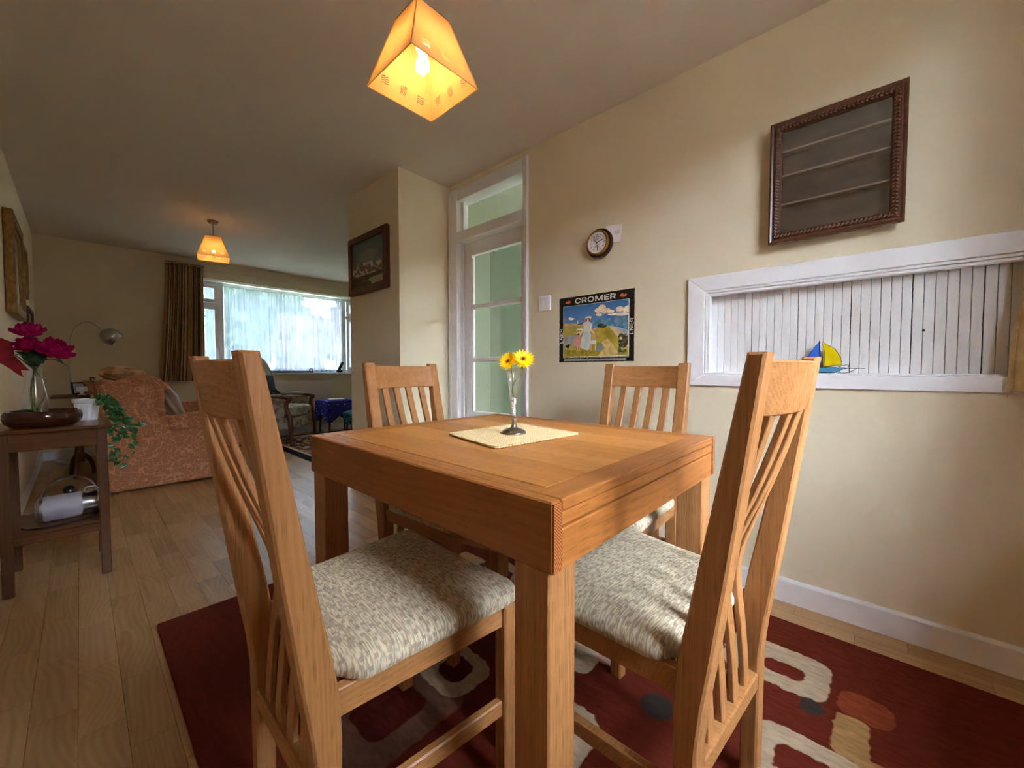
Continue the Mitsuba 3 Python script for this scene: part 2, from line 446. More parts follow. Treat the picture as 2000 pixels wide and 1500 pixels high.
# outside
pr('grass', lambda p, n, uv: mix(lin(126, 144, 108), lin(150, 166, 128), noise(p.x * 3, p.y * 3)), 0.95, 0.1)
pr('hedge', lambda p, n, uv: mix(lin(104, 122, 100), lin(150, 166, 142), fbm(p.x * 6, p.y * 6, p.z * 6)), 0.9, 0.1)
pr('copper_leaf', lambda p, n, uv: mix(lin(120, 62, 70), lin(170, 110, 112), noise(p.x * 5, p.y * 5, p.z * 5)), 0.9, 0.1)
pr('yellow_leaf', lin(236, 216, 60), 0.9, 0.1)
pr('purple_leaf', lambda p, n, uv: mix(lin(104, 96, 120), lin(140, 130, 150), noise(p.x * 6, p.y * 6, p.z * 6)), 0.9, 0.1)
pr('roof_tile', lin(120, 110, 112), 0.9, 0.1)
pr('render_white', lin(226, 224, 218), 0.8, 0.2)
pr('bark', lin(90, 76, 64), 0.9, 0.1)
pr('paving_dark', lin(112, 110, 102), 0.9, 0.1)
pr('blocker_brown', lin(104, 90, 80), 0.9, 0.1)  # dull brown for the added light blockers behind the camera
pr('paving', lin(190, 186, 178), 0.9, 0.1)


def net_alpha(p, n, uv):
    # white net with leaf sprigs worked into it
    c, r = dr.floor(uv.x / 0.15), dr.floor(uv.y / 0.42)
    ox, oy = 0.03 + 0.09 * cell_rand(c, r, 1), 0.08 + 0.24 * cell_rand(c, r, 2)
    x, y = uv.x - c * 0.15 - ox, uv.y - r * 0.42 - oy
    leaf = mi.Float(0)
    for dx, dy in ((-0.026, 0.0), (0.024, 0.008), (0.0, 0.044)):
        leaf = dr.maximum(leaf, smoothstep(0.024, 0.019, dr.sqrt(dr.square((x - dx)) + dr.square((y - dy) * 0.75))))
    stemv = smoothstep(0.004, 0.002, dr.abs(x + 0.004 * dr.sin(y * 60))) * smoothstep(0.10, 0.07, dr.abs(y + 0.07))
    return dr.clip(0.952 + 0.045 * dr.maximum(leaf, 0.6 * stemv) + 0.016 * (noise(uv.x * 60, uv.y * 3) - 0.5), 0, 0.998)


scene['net_fabric'] = {'type': 'mask', 'opacity': proc(net_alpha), 'bsdf': {'type': 'principledthin', 'base_color': rgb([0.062, 0.074, 0.085]), 'roughness': 0.9, 'diff_trans': 1.0, 'spec_trans': 0.0, 'eta': 1.2}}

# ================================================================ the setting
XE = 3.45       # east end of the living room
struct('ceiling', box(XL - 0.1, XE + 0.1, YR - 0.15, YF + 0.3, H, H + 0.1), 'ceiling_paint')
struct('wall_left', box(XL - 0.1, XL, YR - 0.15, YF + 0.3, -0.05, H), 'wall_paint')
wr = cut(box(XW, XW + 0.12, YR - 0.15, 2.46, -0.05, H), box(XW - 1, XW + 1, 1.655, 2.45, -0.1, 2.315), box(XW - 1, XW + 0.075, -0.60, 0.60, 0.935, 1.325))
struct('wall_right', wr, 'wall_paint')
struct('wall_pier', cat(box(1.52, XW + 0.12, 2.46, 3.2, -0.05, H), box(XW + 0.12, XE, 3.08, 3.2, -0.05, H)), 'wall_paint')
struct('wall_east', box(XE, XE + 0.1, 3.08, YF + 0.3, -0.05, H), 'wall_paint')
WX0, WX1, WZ0, WZ1 = 1.06, 3.30, 0.915, 2.125
struct('wall_back', cut(box(XL - 0.1, XE + 0.1, YF, YF + 0.24, -0.05, H), box(WX0, WX1, YF - 1, YF + 1, WZ0, WZ1)), 'wall_paint')
RX0, RX1, RZ0, RZ1 = 0.42, 1.28, 0.94, 2.24
struct('wall_front', cut(box(XL - 0.1, XW + 0.12, YR - 0.15, YR, -0.05, H), box(RX0, RX1, YR - 1, YR + 1, RZ0, RZ1)), 'wall_paint')
w2 = struct('window_2', cat(box(RX0, RX1, YR - 0.1, YR - 0.05, RZ0, RZ0 + 0.05), box(RX0, RX1, YR - 0.1, YR - 0.05, RZ1 - 0.05, RZ1),
                            box(RX0, RX0 + 0.05, YR - 0.1, YR - 0.05, RZ0, RZ1), box(RX1 - 0.05, RX1, YR - 0.1, YR - 0.05, RZ0, RZ1), box(0.82, 0.87, YR - 0.1, YR - 0.05, RZ0, RZ1)), 'white_upvc')

# floor: a base with the staves on it
fl = struct('floor', box(XL - 0.1, XE + 0.1, YR - 0.15, YF + 0.3, -0.05, -0.006), 'dark_gap')
W_, L_ = 0.0905, 0.32
st = []
for i in range(0, 42):
    x0 = -0.30 + i * W_
    for j in range(-20, 60):
        y0 = (j - i * 0.43) * L_
        if y0 + L_ < YR or y0 > YF or x0 > XE or (x0 > XW - 0.03 and y0 < 3.05): continue
        hid = (x0 > 0.20 and x0 + W_ < 1.77 and y0 + L_ < 1.93) or x0 > 1.62 and y0 > 4.15 or (x0 > 1.5 and 2.3 < y0 < 3.0)
        cx, cy = x0 + W_ / 2, y0 + L_ / 2
        dep = cx * _f[0] + cy * _f[1]
        inview = dep > 0.25 and abs(cx * math.cos(YAW) - cy * math.sin(YAW)) < 1.35 * dep
        st.append((dep if inview and not hid else 99 + abs(dep), x0, y0))
st.sort()
rest = []
for q, (d_, x0, y0) in enumerate(st):
    g = 0.0005
    lo, hi = max(y0 + g, YR), min(y0 + L_ - g, YF)
    xr = min(x0 + W_ - g, XW if (y0 < 3.05) else XE)
    if hi - lo < 0.01 or xr - x0 < 0.006: continue
    b = box(max(x0 + g, XL), xr, lo, hi, -0.007, 0.0)
    if q < 290 and d_ < 50:
        put('plank', b, 'floor_vinyl', fl)
    else:
        rest.append(b)
put('distant_planks', cat(rest), 'floor_vinyl', fl, kind='stuff')

# skirting boards
def skirt(u0, u1, M, h=0.096, t=0.016):
    return prism([(0, 0), (t, 0), (t, h - 0.010), (t - 0.008, h), (0, h)], u0, u1, 0, M)
struct('baseboard_right', cat(skirt(YR, 1.60, frame((XW, 0, 0), (-1, 0, 0), (0, 0, 1), (0, 1, 0)))), 'white_paint')
struct('baseboard_pier', cat(box(1.504, 1.52, 2.444, 3.2, 0, 0.096, 0.004), box(1.52, XW - 0.001, 2.444, 2.46, 0, 0.096, 0.004)), 'white_paint')
struct('baseboard_back', box(XL, XE, YF - 0.016, YF, 0, 0.096, 0.004), 'white_paint')
struct('baseboard_left', box(XL, XL + 0.016, YR, YF, 0, 0.096, 0.004), 'white_paint')

# hall behind the glazed door
HX1, HY0, HY1 = 2.98, 0.95, 3.08
struct('wall_hall', cut(box(XW + 0.121, HX1 + 0.1, HY0 - 0.1, HY1 - 0.001, -0.05, H + 0.05), box(XW, HX1, HY0, HY1 - 0.03, 0, H - 0.0), box(XW, HX1 - 0.05, HY0 - 1, HY0 + 1, 0.25, 2.2)), 'mint_paint')
struct('floor_hall', box(XW + 0.0, HX1, HY0, HY1, -0.05, -0.002), 'floor_vinyl')
struct('ceiling_hall', box(XW + 0.121, HX1 + 0.1, HY0 - 0.1, HY1, H + 0.001, H + 0.1), 'ceiling_paint')

# door frame, fanlight and door (right wall)
DX = 2.012
def fbar(y0, y1, z0, z1, x0, x1, b=0.004):
    return box(x0, x1, y0, y1, z0, z1, b)
df = struct('door_frame', cat(fbar(2.36, 2.45, 0, 2.315, XW - 0.012, XW + 0.11), fbar(1.655, 1.70, 0, 2.315, XW - 0.012, XW + 0.11),
                              fbar(1.70, 2.36, 2.225, 2.315, XW - 0.008, XW + 0.11)), 'white_paint', label='white painted floor to ceiling door frame')
put('architrave', cat(box(1.612, 1.665, XW - 0.02, XW, 0, 1)), 'white_paint', df) if False else None
put('architrave', box(XW - 0.022, XW - 0.012, 1.655, 1.672, 0, 2.315, 0.003), 'white_paint', df)
put('architrave', box(XW - 0.022, XW - 0.012, 2.425, 2.448, 0, 2.315, 0.003), 'white_paint', df)
put('transom', cat(box(XW - 0.018, XW + 0.09, 1.70, 2.36, 1.915, 1.99, 0.005)), 'white_paint', df)
put('stop', cat(box(XW + 0.03, XW + 0.045, 2.335, 2.36, 0, 1.915), box(XW + 0.03, XW + 0.05, 2.325, 2.36, 1.99, 2.225), box(XW + 0.03, XW + 0.05, 1.70, 1.715, 1.99, 2.225)), 'white_paint', df)
put('fanlight_pane', box(DX + 0.010, DX + 0.014, 1.70, 2.36, 1.985, 2.23), 'pane_glass', df)
d1 = thing('door_1', 'white glazed door with four clear panes showing a mint green hall', kind='structure')
dz = [0.18, 0.63, 1.035, 1.43, 1.81]
put('stile', box(DX, DX + 0.04, 2.262, 2.358, 0.005, 1.912, 0.003), 'white_paint', d1)
put('stile', box(DX, DX + 0.04, 1.702, 1.765, 0.005, 1.912, 0.003), 'white_paint', d1)
put('rail', box(DX, DX + 0.04, 1.765, 2.262, 1.815, 1.912, 0.003), 'white_paint', d1)
put('rail', box(DX, DX + 0.04, 1.765, 2.262, 0.005, 0.19, 0.003), 'white_paint', d1)
for z in dz[1:4]:
    put('glazing_bar', cat(box(DX - 0.002, DX + 0.04, 1.765, 2.262, z - 0.017, z + 0.017, 0.006)), 'white_paint', d1)
for a, b in zip(dz[:-1], dz[1:]):
    put('pane', box(DX + 0.018, DX + 0.021, 1.762, 2.265, a + 0.01, b - 0.01), 'pane_glass', d1)
    put('bead', cat(box(DX + 0.004, DX + 0.018, 2.250, 2.262, a + 0.017, b - 0.015, 0.003)), 'white_paint', d1)

# serving hatch
sh = thing('serving_hatch', 'white serving hatch recess lined with narrow beaded boards in the right wall', 'hatch')
yo, yi, zo0, zi0, zi1, zo1 = 0.663, 0.588, 0.886, 0.938, 1.318, 1.386
YE = YR + 0.02
fx = XW - 0.016
def mitre(a, b):   # flat board with a raised outer bead
    return a
put('frame_board', cat(prism([(YE, zi1), (yi, zi1), (yo, zo1), (YE, zo1)], fx - 0.0, XW, 0.003, frame((0, 0, 0), (0, 1, 0), (0, 0, 1), (1, 0, 0)))), 'white_paint', sh)
put('frame_board', prism([(YE, zo0), (yo, zo0), (yi, zi0), (YE, zi0)], fx, XW, 0.003, frame((0, 0, 0), (0, 1, 0), (0, 0, 1), (1, 0, 0))), 'white_paint', sh)
put('frame_board', prism([(yi, zi0), (yo, zo0), (yo, zo1), (yi, zi1)], fx, XW, 0.003, frame((0, 0, 0), (0, 1, 0), (0, 0, 1), (1, 0, 0))), 'white_paint', sh)
put('inner_bead', cat(box(fx + 0.004, XW + 0.055, YE, yi, zi1 - 0.012, zi1, 0.003), box(XW - 0.008, XW + 0.02, YE, yi + 0.01, zi1 - 0.024, zi1 - 0.012, 0.003)), 'white_paint', sh)
put('inner_bead', cat(box(fx + 0.004, XW + 0.055, YE, yi, zi0, zi0 + 0.008, 0.003)), 'white_paint', sh)
put('inner_bead', cat(box(fx + 0.004, XW + 0.055, yi - 0.012, yi, zi0, zi1, 0.003), box(XW - 0.008, XW + 0.02, yi - 0.022, yi - 0.012, zi0, zi1, 0.003)), 'white_paint', sh)
bxx = XW + 0.05
for k in range(43):
    y1 = yi - 0.012 - k * 0.0277; y0 = y1 - 0.0277
    if y0 < YE: break
    big = k % 6 == 5
    put('board', box(bxx, bxx + 0.02, y0 + (0.0022 if big else 0.0010), y1 - 0.0002, zi0 + 0.006, zi1 - 0.012, 0.0014), 'white_board', sh)
put('backing', box(bxx + 0.012, bxx + 0.024, YE, yi, zi0, zi1), 'dark_gap', sh)
put('knot_hole', mv(trimesh.creation.cylinder(radius=0.004, height=0.004), rot(math.pi / 2, [0, 1, 0], (bxx - 0.0005, -0.118, 1.098))), 'black_matt', sh)

# ---------------------------------------------------------------- far window
w1 = thing('window_1', 'wide white casement window with a net curtain at the far end', kind='structure')
fy0, fy1 = YF + 0.10, YF + 0.16
put('frame', cat(box(WX0, WX1, fy0, fy1, WZ0, WZ0 + 0.05, 0.004), box(WX0, WX1, fy0, fy1, WZ1 - 0.05, WZ1, 0.004), box(WX0, WX0 + 0.03, fy0, fy1, WZ0, WZ1, 0.004), box(WX1 - 0.05, WX1, fy0, fy1, WZ0, WZ1, 0.004)), 'white_upvc', w1)
for x0, x1 in ((1.27, 1.335), (2.92, 3.0)):
    put('mullion', box(x0, x1, fy0 - 0.01, fy1, WZ0, WZ1, 0.006), 'white_upvc', w1)
for x0, x1 in ((WX0, 1.28), (2.99, WX1)):
    put('transom', box(x0, x1, fy0, fy1, 1.795, 1.85, 0.006), 'white_upvc', w1)
    for a, b in ((WZ0 + 0.04, 1.80), (1.845, WZ1 - 0.045)):
        put('casement', cut(box(x0 + 0.02, x1 - 0.005, fy0 - 0.012, fy0 + 0.03, a, b, 0.004), box(x0 + 0.06, x1 - 0.05, fy0 - 1, fy0 + 1, a + 0.045, b - 0.045)), 'white_upvc', w1)
put('casement_handle', cat(box(1.243, 1.257, fy0 - 0.03, fy0 - 0.012, 1.12, 1.25, 0.004)), 'white_upvc', w1)
for x0, x1 in ((WX0 + 0.03, 1.28), (1.33, 2.93), (2.99, WX1 - 0.04)):
    put('pane', box(x0, x1, fy0 + 0.03, fy0 + 0.034, WZ0 + 0.04, WZ1 - 0.04), 'pane_glass', w1)
put('sill', box(WX0 - 0.02, WX1 + 0.02, YF - 0.06, fy0, WZ0 - 0.028, WZ0 + 0.001, 0.006), 'white_paint', w1)
put('reveal', cat(box(WX0, WX1, YF - 0.004, fy0, WZ1 - 0.008, WZ1 + 0.001)), 'white_paint', w1)
struct('trim_1', cat(prism([(0, 2.128), (0.05, 2.128), (0.055, 2.135), (0.055, 2.205), (0.045, 2.215), (0.045, 2.228), (0.03, 2.236), (0, 2.236)], 1.08, XE, 0, frame((0, YF, 0), (0, -1, 0), (0, 0, 1), (1, 0, 0)))), 'wall_paint')


def drape(x0, x1, y, z0, z1, amp, folds, nx=240, nz=24, flare=None, pinch=None, seed=0):
    s, t = np.meshgrid(np.linspace(0, 1, nx), np.linspace(0, 1, nz), indexing='ij')
    ph = 2 * np.pi * folds * s + 1.3 * np.sin(2 * np.pi * s * 1.7 + seed) + 0.5 * np.sin(7 * s + seed)
    lx = x0 + (x1 - x0) * s + (flare(s, t) if flare else 0)
    a = amp * (0.55 + 0.45 * np.sin(5.1 * s * np.pi + seed)) * (0.7 + 0.3 * (1 - t))
    Y = y + a * np.sin(ph) + 0.15 * amp * np.sin(2.3 * ph + 3 * t)
    Z = z0 + (z1 - z0) * t
    V = np.stack([lx, Y, Z], -1).reshape(-1, 3); F = []
    for i in range(nx - 1):
        for j in range(nz - 1):
            q = i * nz + j; F += [[q, q + nz, q + nz + 1], [q, q + nz + 1, q + 1]]
    arc = np.r_[0, np.cumsum(np.hypot(np.diff(lx[:, 0]), np.diff(Y[:, 0])))]
    uv = np.stack([np.repeat(arc[:, None], nz, 1), Z], -1).reshape(-1, 2)
    return trimesh.Trimesh(V, F, process=False), uv


m, uv = drape(1.335, 2.925, YF + 0.072, WZ0 + 0.012, WZ1 - 0.05, 0.018, 23, nx=420, nz=10, seed=1)
solo('net_curtain', m, 'net_fabric', 'white net curtain with leaf sprigs gathered across the far window', 'net curtain', smooth=True, uv=uv)
for xa, xb, lb in ((WX0 + 0.085, 1.228, 'narrow net panel in the left casement of the far window'), (3.05, WX1 - 0.065, 'narrow net panel in the right casement of the far window')):
    V, F, UVn = [], [], []
    kn = thing('casement_net', lb, 'net curtain')
    for za, zb in ((WZ0 + 0.088, 1.752), (1.893, WZ1 - 0.093)):
        m, uv = drape(xa - 0.004, xb + 0.004, fy0 + 0.020, za - 0.004, zb + 0.004, 0.004, 3, nx=40, nz=6, seed=5)
        put('net', m, 'net_fabric', kn, smooth=True, uv=uv)
m, uv = drape(0.725, 1.09, YF - 0.10, 0.815, 2.25, 0.028, 6.2, nx=160, nz=30, seed=2, flare=lambda s, t: -0.085 * (1 - s) * (1 - t) ** 1.5 - 0.02 * (1 - t) * s)
dc = thing('window_curtain', 'brown and cream striped full curtain drawn back left of the far window', 'curtain')
put('cloth', m, 'curtain_fabric', dc, smooth=True, uv=uv * [3.2, 1])
put('heading', box(0.722, 1.10, YF - 0.145, YF - 0.035, 2.243, 2.262, 0.004), 'curtain_fabric', dc)

# the rear window's curtain, its edge at the right edge of the view
cc = thing('rear_curtain', 'fringed edge of a cream curtain at the right edge of the photo', 'curtain')


def cur_edge(z):      # y of the curtain's free edge: fuller at the sill, swept back above
    t = max(0.0, (z - 0.90) / 0.23)
    return -0.308 - 0.010 * (t ** 2 if t < 1 else t)


n_, k_ = 90, 40
V, F = [], []
for i in range(n_):
    for j in range(k_):
        s, t = i / (n_ - 1), j / (k_ - 1)
        z = 0.895 + 1.36 * t
        ye = cur_edge(z)
        V.append([1.930 - 0.67 * s, ye + (-0.555 - ye) * (1 - (1 - s) ** 2.2) + 0.012 * math.sin(s * 70 + 1.5 * t) * (0.25 + s), z])
for i in range(n_ - 1):
    for j in range(k_ - 1):
        q = i * k_ + j; F += [[q, q + k_, q + k_ + 1], [q, q + k_ + 1, q + 1]]
put('cloth', trimesh.Trimesh(V, F, process=False), 'cream_curtain', cc, smooth=True)
fr = []
for j in range(150):
    z = 0.90 + 0.24 * rng.random(); ye = cur_edge(z)
    fr.append(tube([(1.929, ye, z), (1.925, ye + 0.005 + 0.006 * rng.random(), z - 0.006), (1.924, ye + 0.010, z - 0.02 - 0.01 * rng.random())], 0.0014, 4))
put('fringe', cat(fr), 'cream_curtain', cc, kind='stuff')
put('pelmet', box(0.2, 1.955, YR + 0.01, -0.55, 2.25, 2.34, 0.01), 'cream_curtain', cc)

# ================================================================ dining table
dt = thing('dining_table', 'square honey oak dining table with thick legs on the red rug', 'table')
X0, X1, Y0, Y1, ZT = 0.485, 1.312, 0.360, 1.305, 0.755
tb = 0.024
# side boards (full height, ends showing) on the two long sides
for a, b in ((X0, X0 + tb), (X1 - tb, X1)):
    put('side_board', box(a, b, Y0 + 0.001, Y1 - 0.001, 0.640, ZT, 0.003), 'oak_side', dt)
    for y in (Y0, Y1):
        s_ = -1 if y == Y0 else 1
        put('end_grain', box(a + 0.0015, b - 0.0015, y - 0.0008 * (s_ < 0) * 1, y + 0.0015 * (s_ < 0) + 0.0008 * (s_ > 0), 0.6425, ZT - 0.0025), 'oak_endgrain', dt)
bx0, bx1 = X0 + tb + 0.0012, X1 - tb - 0.0012
nb = 5
pw_ = (bx1 - bx0 - 0.07) / nb
ys0, ys1 = Y0 + 0.062, Y1 - 0.062
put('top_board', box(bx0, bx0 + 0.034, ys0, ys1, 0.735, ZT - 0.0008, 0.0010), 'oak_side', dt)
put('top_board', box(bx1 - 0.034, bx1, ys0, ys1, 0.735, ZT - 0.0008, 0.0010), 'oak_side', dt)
for k in range(nb):
    put('top_board', box(bx0 + 0.0352 + k * pw_, bx0 + 0.0352 + (k + 1) * pw_ - 0.0004, ys0, ys1, 0.735, ZT - 0.0003, 0.0006), 'oak_top_b' if k in (1, 3) else 'oak_top', dt)
put('breadboard_end', box(bx0, bx1, Y0 + 0.001, ys0 - 0.0006, 0.735, ZT, 0.0025), 'oak_end', dt)
put('breadboard_end', box(bx0, bx1, ys1 + 0.0006, Y1 - 0.001, 0.735, ZT, 0.0025), 'oak_end', dt)
for y0, y1 in ((Y0 + 0.0015, Y0 + 0.3), (Y1 - 0.3, Y1 - 0.0015)):
    put('leaf_edge', box(bx0, bx1, y0, y1, 0.712, 0.7338, 0.0012), 'oak_lip', dt)
for y0, y1 in ((Y0 + 0.0015, Y0 + 0.024), (Y1 - 0.024, Y1 - 0.0015)):
    put('apron', box(bx0, bx1, y0, y1, 0.640, 0.7065, 0.002), 'oak_lip', dt)
for x in (X0 + 0.004, X1 - 0.079):
    for y in (Y0 + 0.010, Y1 - 0.085):
        put('leg', box(x, x + 0.075, y, y + 0.075, 0.012, 0.6415, 0.003), 'oak_z', dt)

# ================================================================ dining chairs
HWo, PW = 0.192, 0.045
prof = [(-0.034, 0), (0.000, 0), (0.003, 0.28), (0.004, 0.36), (0.001, 0.43), (-0.010, 0.50), (-0.10, 0.985), (-0.1255, 0.985), (-0.083, 0.66), (-0.064, 0.52), (-0.053, 0.445), (-0.043, 0.38), (-0.036, 0.31)]
parts = []


def part(name, mesh, mat, smooth=False, uv=None):
    parts.append((name, mikit.ply(mesh, mat, smooth=smooth, uv=uv)))


for s in (-1, 1):
    a, b = (-HWo, -HWo + PW) if s < 0 else (HWo - PW, HWo)
    part('back_post', prism(prof, -b, -a, 0.004, XZ), 'oak_z')
zc0, zc1 = 0.882, 0.974


def xline(z):      # front face of the posts
    return -0.010 - (z - 0.50) * 0.09 / 0.485


def bow(y):
    return -0.026 * (1 - (y / 0.147) ** 2)


ny = 24
ys = np.linspace(-HWo + PW - 0.002, HWo - PW + 0.002, ny)
V, F = [], []
for y in ys:
    for z, off in ((zc0, 0), (zc0 + 0.003, 0.003), (zc1 - 0.003, 0.003), (zc1, 0)):
        V.append([xline(z) - 0.003 + bow(y) - (0.003 - off), y, z])
    for z, off in ((zc1, 0), (zc1 - 0.003, 0.003), (zc0 + 0.003, 0.003), (zc0, 0)):
        V.append([xline(z) - 0.021 + bow(y) + (0.003 - off), y, z])
for i in range(ny - 1):
    for k in range(8):
        a, b = i * 8 + k, i * 8 + (k + 1) % 8
        F += [[a, b, b + 8], [a, b + 8, a + 8]]
for k in range(1, 7):
    F += [[0, k + 1, k], [(ny - 1) * 8, (ny - 1) * 8 + k, (ny - 1) * 8 + k + 1]]
part('crest_rail', trimesh.Trimesh(V, F, process=False), 'oak_y')
gap = (2 * (HWo - PW) - 4 * 0.029) / 5
for i in range(4):
    yc = -(HWo - PW) + gap * (i + 1) + 0.029 * (i + 0.5)
    zz = np.array([0.890, 0.80, 0.70, 0.60, 0.52, 0.44, 0.35, 0.265])
    xx = np.array([xline(0.89) - 0.012 + bow(yc), xline(0.80) - 0.008 + bow(yc) * 0.75, xline(0.70) + 0.000 + bow(yc) * 0.4, xline(0.60) + 0.010, xline(0.52) + 0.012, -0.008, -0.017, -0.022])
    P = spline(np.stack([xx, zz], 1), 26)
    d = np.gradient(P, axis=0); d /= np.linalg.norm(d, axis=1, keepdims=True); nn = np.stack([-d[:, 1], d[:, 0]], 1)
    poly = np.vstack([P + nn * 0.0055, (P - nn * 0.0055)[::-1]])
    part('slat', prism(poly, -(yc + 0.0145), -(yc - 0.0145), 0.0015, XZ), 'oak_z', smooth=40)
part('lower_rail', box(-0.035, -0.010, -HWo + PW - 0.001, HWo - PW + 0.001, 0.232, 0.270, 0.003), 'oak_y')
FL, FW = 0.345, 0.226      # front leg's rear face, outer half width
for s in (-1, 1):
    part('front_leg', box(FL, FL + 0.034, s * FW, s * (FW - 0.034), 0, 0.432, 0.003), 'oak_z')
for s in (-1, 1):
    A = np.array([-0.004, s * (HWo - 0.010)]); B = np.array([FL + 0.004, s * (FW - 0.010)]); t_ = np.array([0, s * 0.020])
    part('side_rail', prism([A, B, B - t_, A - t_] if s < 0 else [A - t_, B - t_, B, A], 0.386, 0.434, 0.002), 'oak_x')
    A, B = np.array([-0.012, s * (HWo - 0.012)]), np.array([FL + 0.006, s * (FW - 0.010)]); t_ = np.array([0, s * 0.019])
    part('stretcher', prism([A, B, B - t_, A - t_] if s < 0 else [A - t_, B - t_, B, A], 0.180, 0.216, 0.003), 'oak_x')
part('front_rail', box(FL + 0.008, FL + 0.028, -FW + 0.033, FW - 0.033, 0.386, 0.432, 0.002), 'oak_y')
part('rear_rail', box(0.003, 0.018, -HWo + PW - 0.001, HWo - PW + 0.001, 0.386, 0.432, 0.002), 'oak_y')
# upholstered seat
pl = Polygon([(-0.002, -0.138), (0.034, -0.198), (FL + 0.048, -FW - 0.006), (FL + 0.048, FW + 0.006), (0.034, 0.198), (-0.002, 0.138)]).buffer(-0.028).buffer(0.028, quad_segs=8)
N = 160
ring = np.array([pl.exterior.interpolate(t, normalized=True).coords[0] for t in np.arange(N) / N])
if not Polygon(ring).exterior.is_ccw: ring = ring[::-1]
c0 = np.array([0.19, 0.0])
V, UV = [], []
lv = [(0.006, 0.433), (0.001, 0.438), (-0.002, 0.447), (-0.001, 0.457), (0.004, 0.467), (0.012, 0.4745), (0.026, 0.480), (0.05, 0.4845), (0.08, 0.488), (0.12, 0.4905), (0.155, 0.492)]
for k, (ins, z) in enumerate(lv):
    d = ring - c0; L = np.linalg.norm(d, axis=1, keepdims=True)
    q = c0 + d * np.clip(1 - ins / L * (L / 0.2), 0.02, 2) if ins > 0.02 else c0 + d * (1 - ins / L)
    for p_ in q:
        V.append([p_[0], p_[1], z]); side = max(0, 0.467 - z)
        e = (p_ - c0) / (np.linalg.norm(p_ - c0) + 1e-9); UV.append([p_[0], p_[1] + np.sign(p_[1]) * side * abs(e[1])])
V.append([c0[0], c0[1], 0.493]); UV.append([c0[0], c0[1]])
F = []
for k in range(len(lv) - 1):
    for j in range(N):
        q = (j + 1) % N; F += [[k * N + j, k * N + q, (k + 1) * N + q], [k * N + j, (k + 1) * N + q, (k + 1) * N + j]]
for j in range(N):
    F.append([(len(lv) - 1) * N + j, (len(lv) - 1) * N + (j + 1) % N, len(V) - 1])
part('seat', trimesh.Trimesh(V, F, process=False), 'seat_fabric', smooth=True, uv=np.array(UV))

for x, y, a, lab in ((0.270, 0.812, -0.6, 'oak slat back dining chair in the left foreground, beside the table leg nearest the camera'),
                     (0.868, 0.226, 85.2, 'oak slat back dining chair in the right foreground, in front of the serving hatch'),
                     (0.944, 1.372, -81.5, 'oak slat back dining chair behind the table in front of the pier and glazed door'),
                     (1.556, 0.748, 177.5, 'oak slat back dining chair across the table below the poster, against the right wall')):
    k = thing('dining_chair', lab, 'chair', 'dining chairs around the table')
    zr = 0.012
    M = T().translate([x, y, zr]).rotate([0, 0, 1], a).scale([1, 1, (0.986 - zr) / 0.985])
    for nm, d in parts:
        kk = num(f'{k}__{nm}'); scene[kk] = {**d, 'to_world': M}
        if nm == 'seat': labels[kk] = {'label': 'beige flecked upholstered seat'}

# ================================================================ rugs
rv = box(0.168, 1.785, YR + 0.05, 1.955, 0.0, 0.012, 0.004)
solo('red_rug', rv, 'rug_pile', 'dark red rug with beige and charcoal rounded shapes under the dining table', 'rug')
solo('patterned_rug', box(1.60, 3.2, 4.15, 6.2, 0.0, 0.008, 0.003), 'persian_pile', 'patterned rug with a black border on the far living room floor', 'rug')

# ================================================================ placemat, vase and daisies
c4 = np.array([(0.777, 0.979), (0.718, 0.717), (1.051, 0.682), (1.10, 0.975)])
ctr = c4.mean(0)
pm = Polygon(c4).buffer(-0.012).buffer(0.012)
ringp = np.array([pm.exterior.interpolate(t, normalized=True).coords[0] for t in np.arange(200) / 200])
ringp = ringp if Polygon(ringp).exterior.is_ccw else ringp[::-1]
mt = thing('placemat', 'woven straw placemat under the glass bud vase', 'placemat')
lev = [(1.0, 0.7555), (1.0, 0.7585), (0.97, 0.7605), (0.5, 0.7605), (0.02, 0.7605)]
V = np.vstack([np.column_stack([ctr + (ringp - ctr) * s, np.full(200, z)]) for s, z in lev]); F = []
for k in range(4):
    for j in range(200):
        q = (j + 1) % 200; F += [[k * 200 + j, k * 200 + q, (k + 1) * 200 + q], [k * 200 + j, (k + 1) * 200 + q, (k + 1) * 200 + j]]
rm = np.array([[math.cos(0.12), math.sin(0.12)], [-math.sin(0.12), math.cos(0.12)]])
put('weave', trimesh.Trimesh(V, F, process=False), 'straw', mt, uv=V[:, :2] @ rm.T, smooth=True)
tw = []
for ph in (0, math.pi):
    t = np.arange(0, 1201) / 1200
    base = np.array([pm.exterior.interpolate(q, normalized=True).coords[0] for q in t])
    a = t * 2 * math.pi * 95 + ph
    out = (base - ctr); out /= np.linalg.norm(out, axis=1, keepdims=True)
    tw.append(tube(np.column_stack([base + out * (0.0022 * np.cos(a))[:, None], 0.7592 + 0.0018 * np.sin(a)]), 0.0022, 6))
bm = cat(tw)
put('braided_edge', bm, 'straw', mt, uv=np.array(bm.vertices)[:, :2] * 1.0, smooth=True)

VX, VY, VZ = 0.912, 0.830, 0.761
bv = thing('bud_vase', 'tall cut glass bud vase with a pewter foot on the placemat', 'vase')
put('foot', lathe([(0, 0), (0.037, 0), (0.0385, 0.003), (0.037, 0.007), (0.033, 0.0095), (0.031, 0.0105), (0.0295, 0.013), (0.022, 0.0145), (0.013, 0.017), (0.0088, 0.022), (0.0072, 0.030), (0.0085, 0.041), (0.010, 0.044), (0.009, 0.046), (0, 0.046)], 48, (VX, VY, VZ)), 'pewter', bv, smooth=40)
zs = np.linspace(0.047, 0.203, 34)


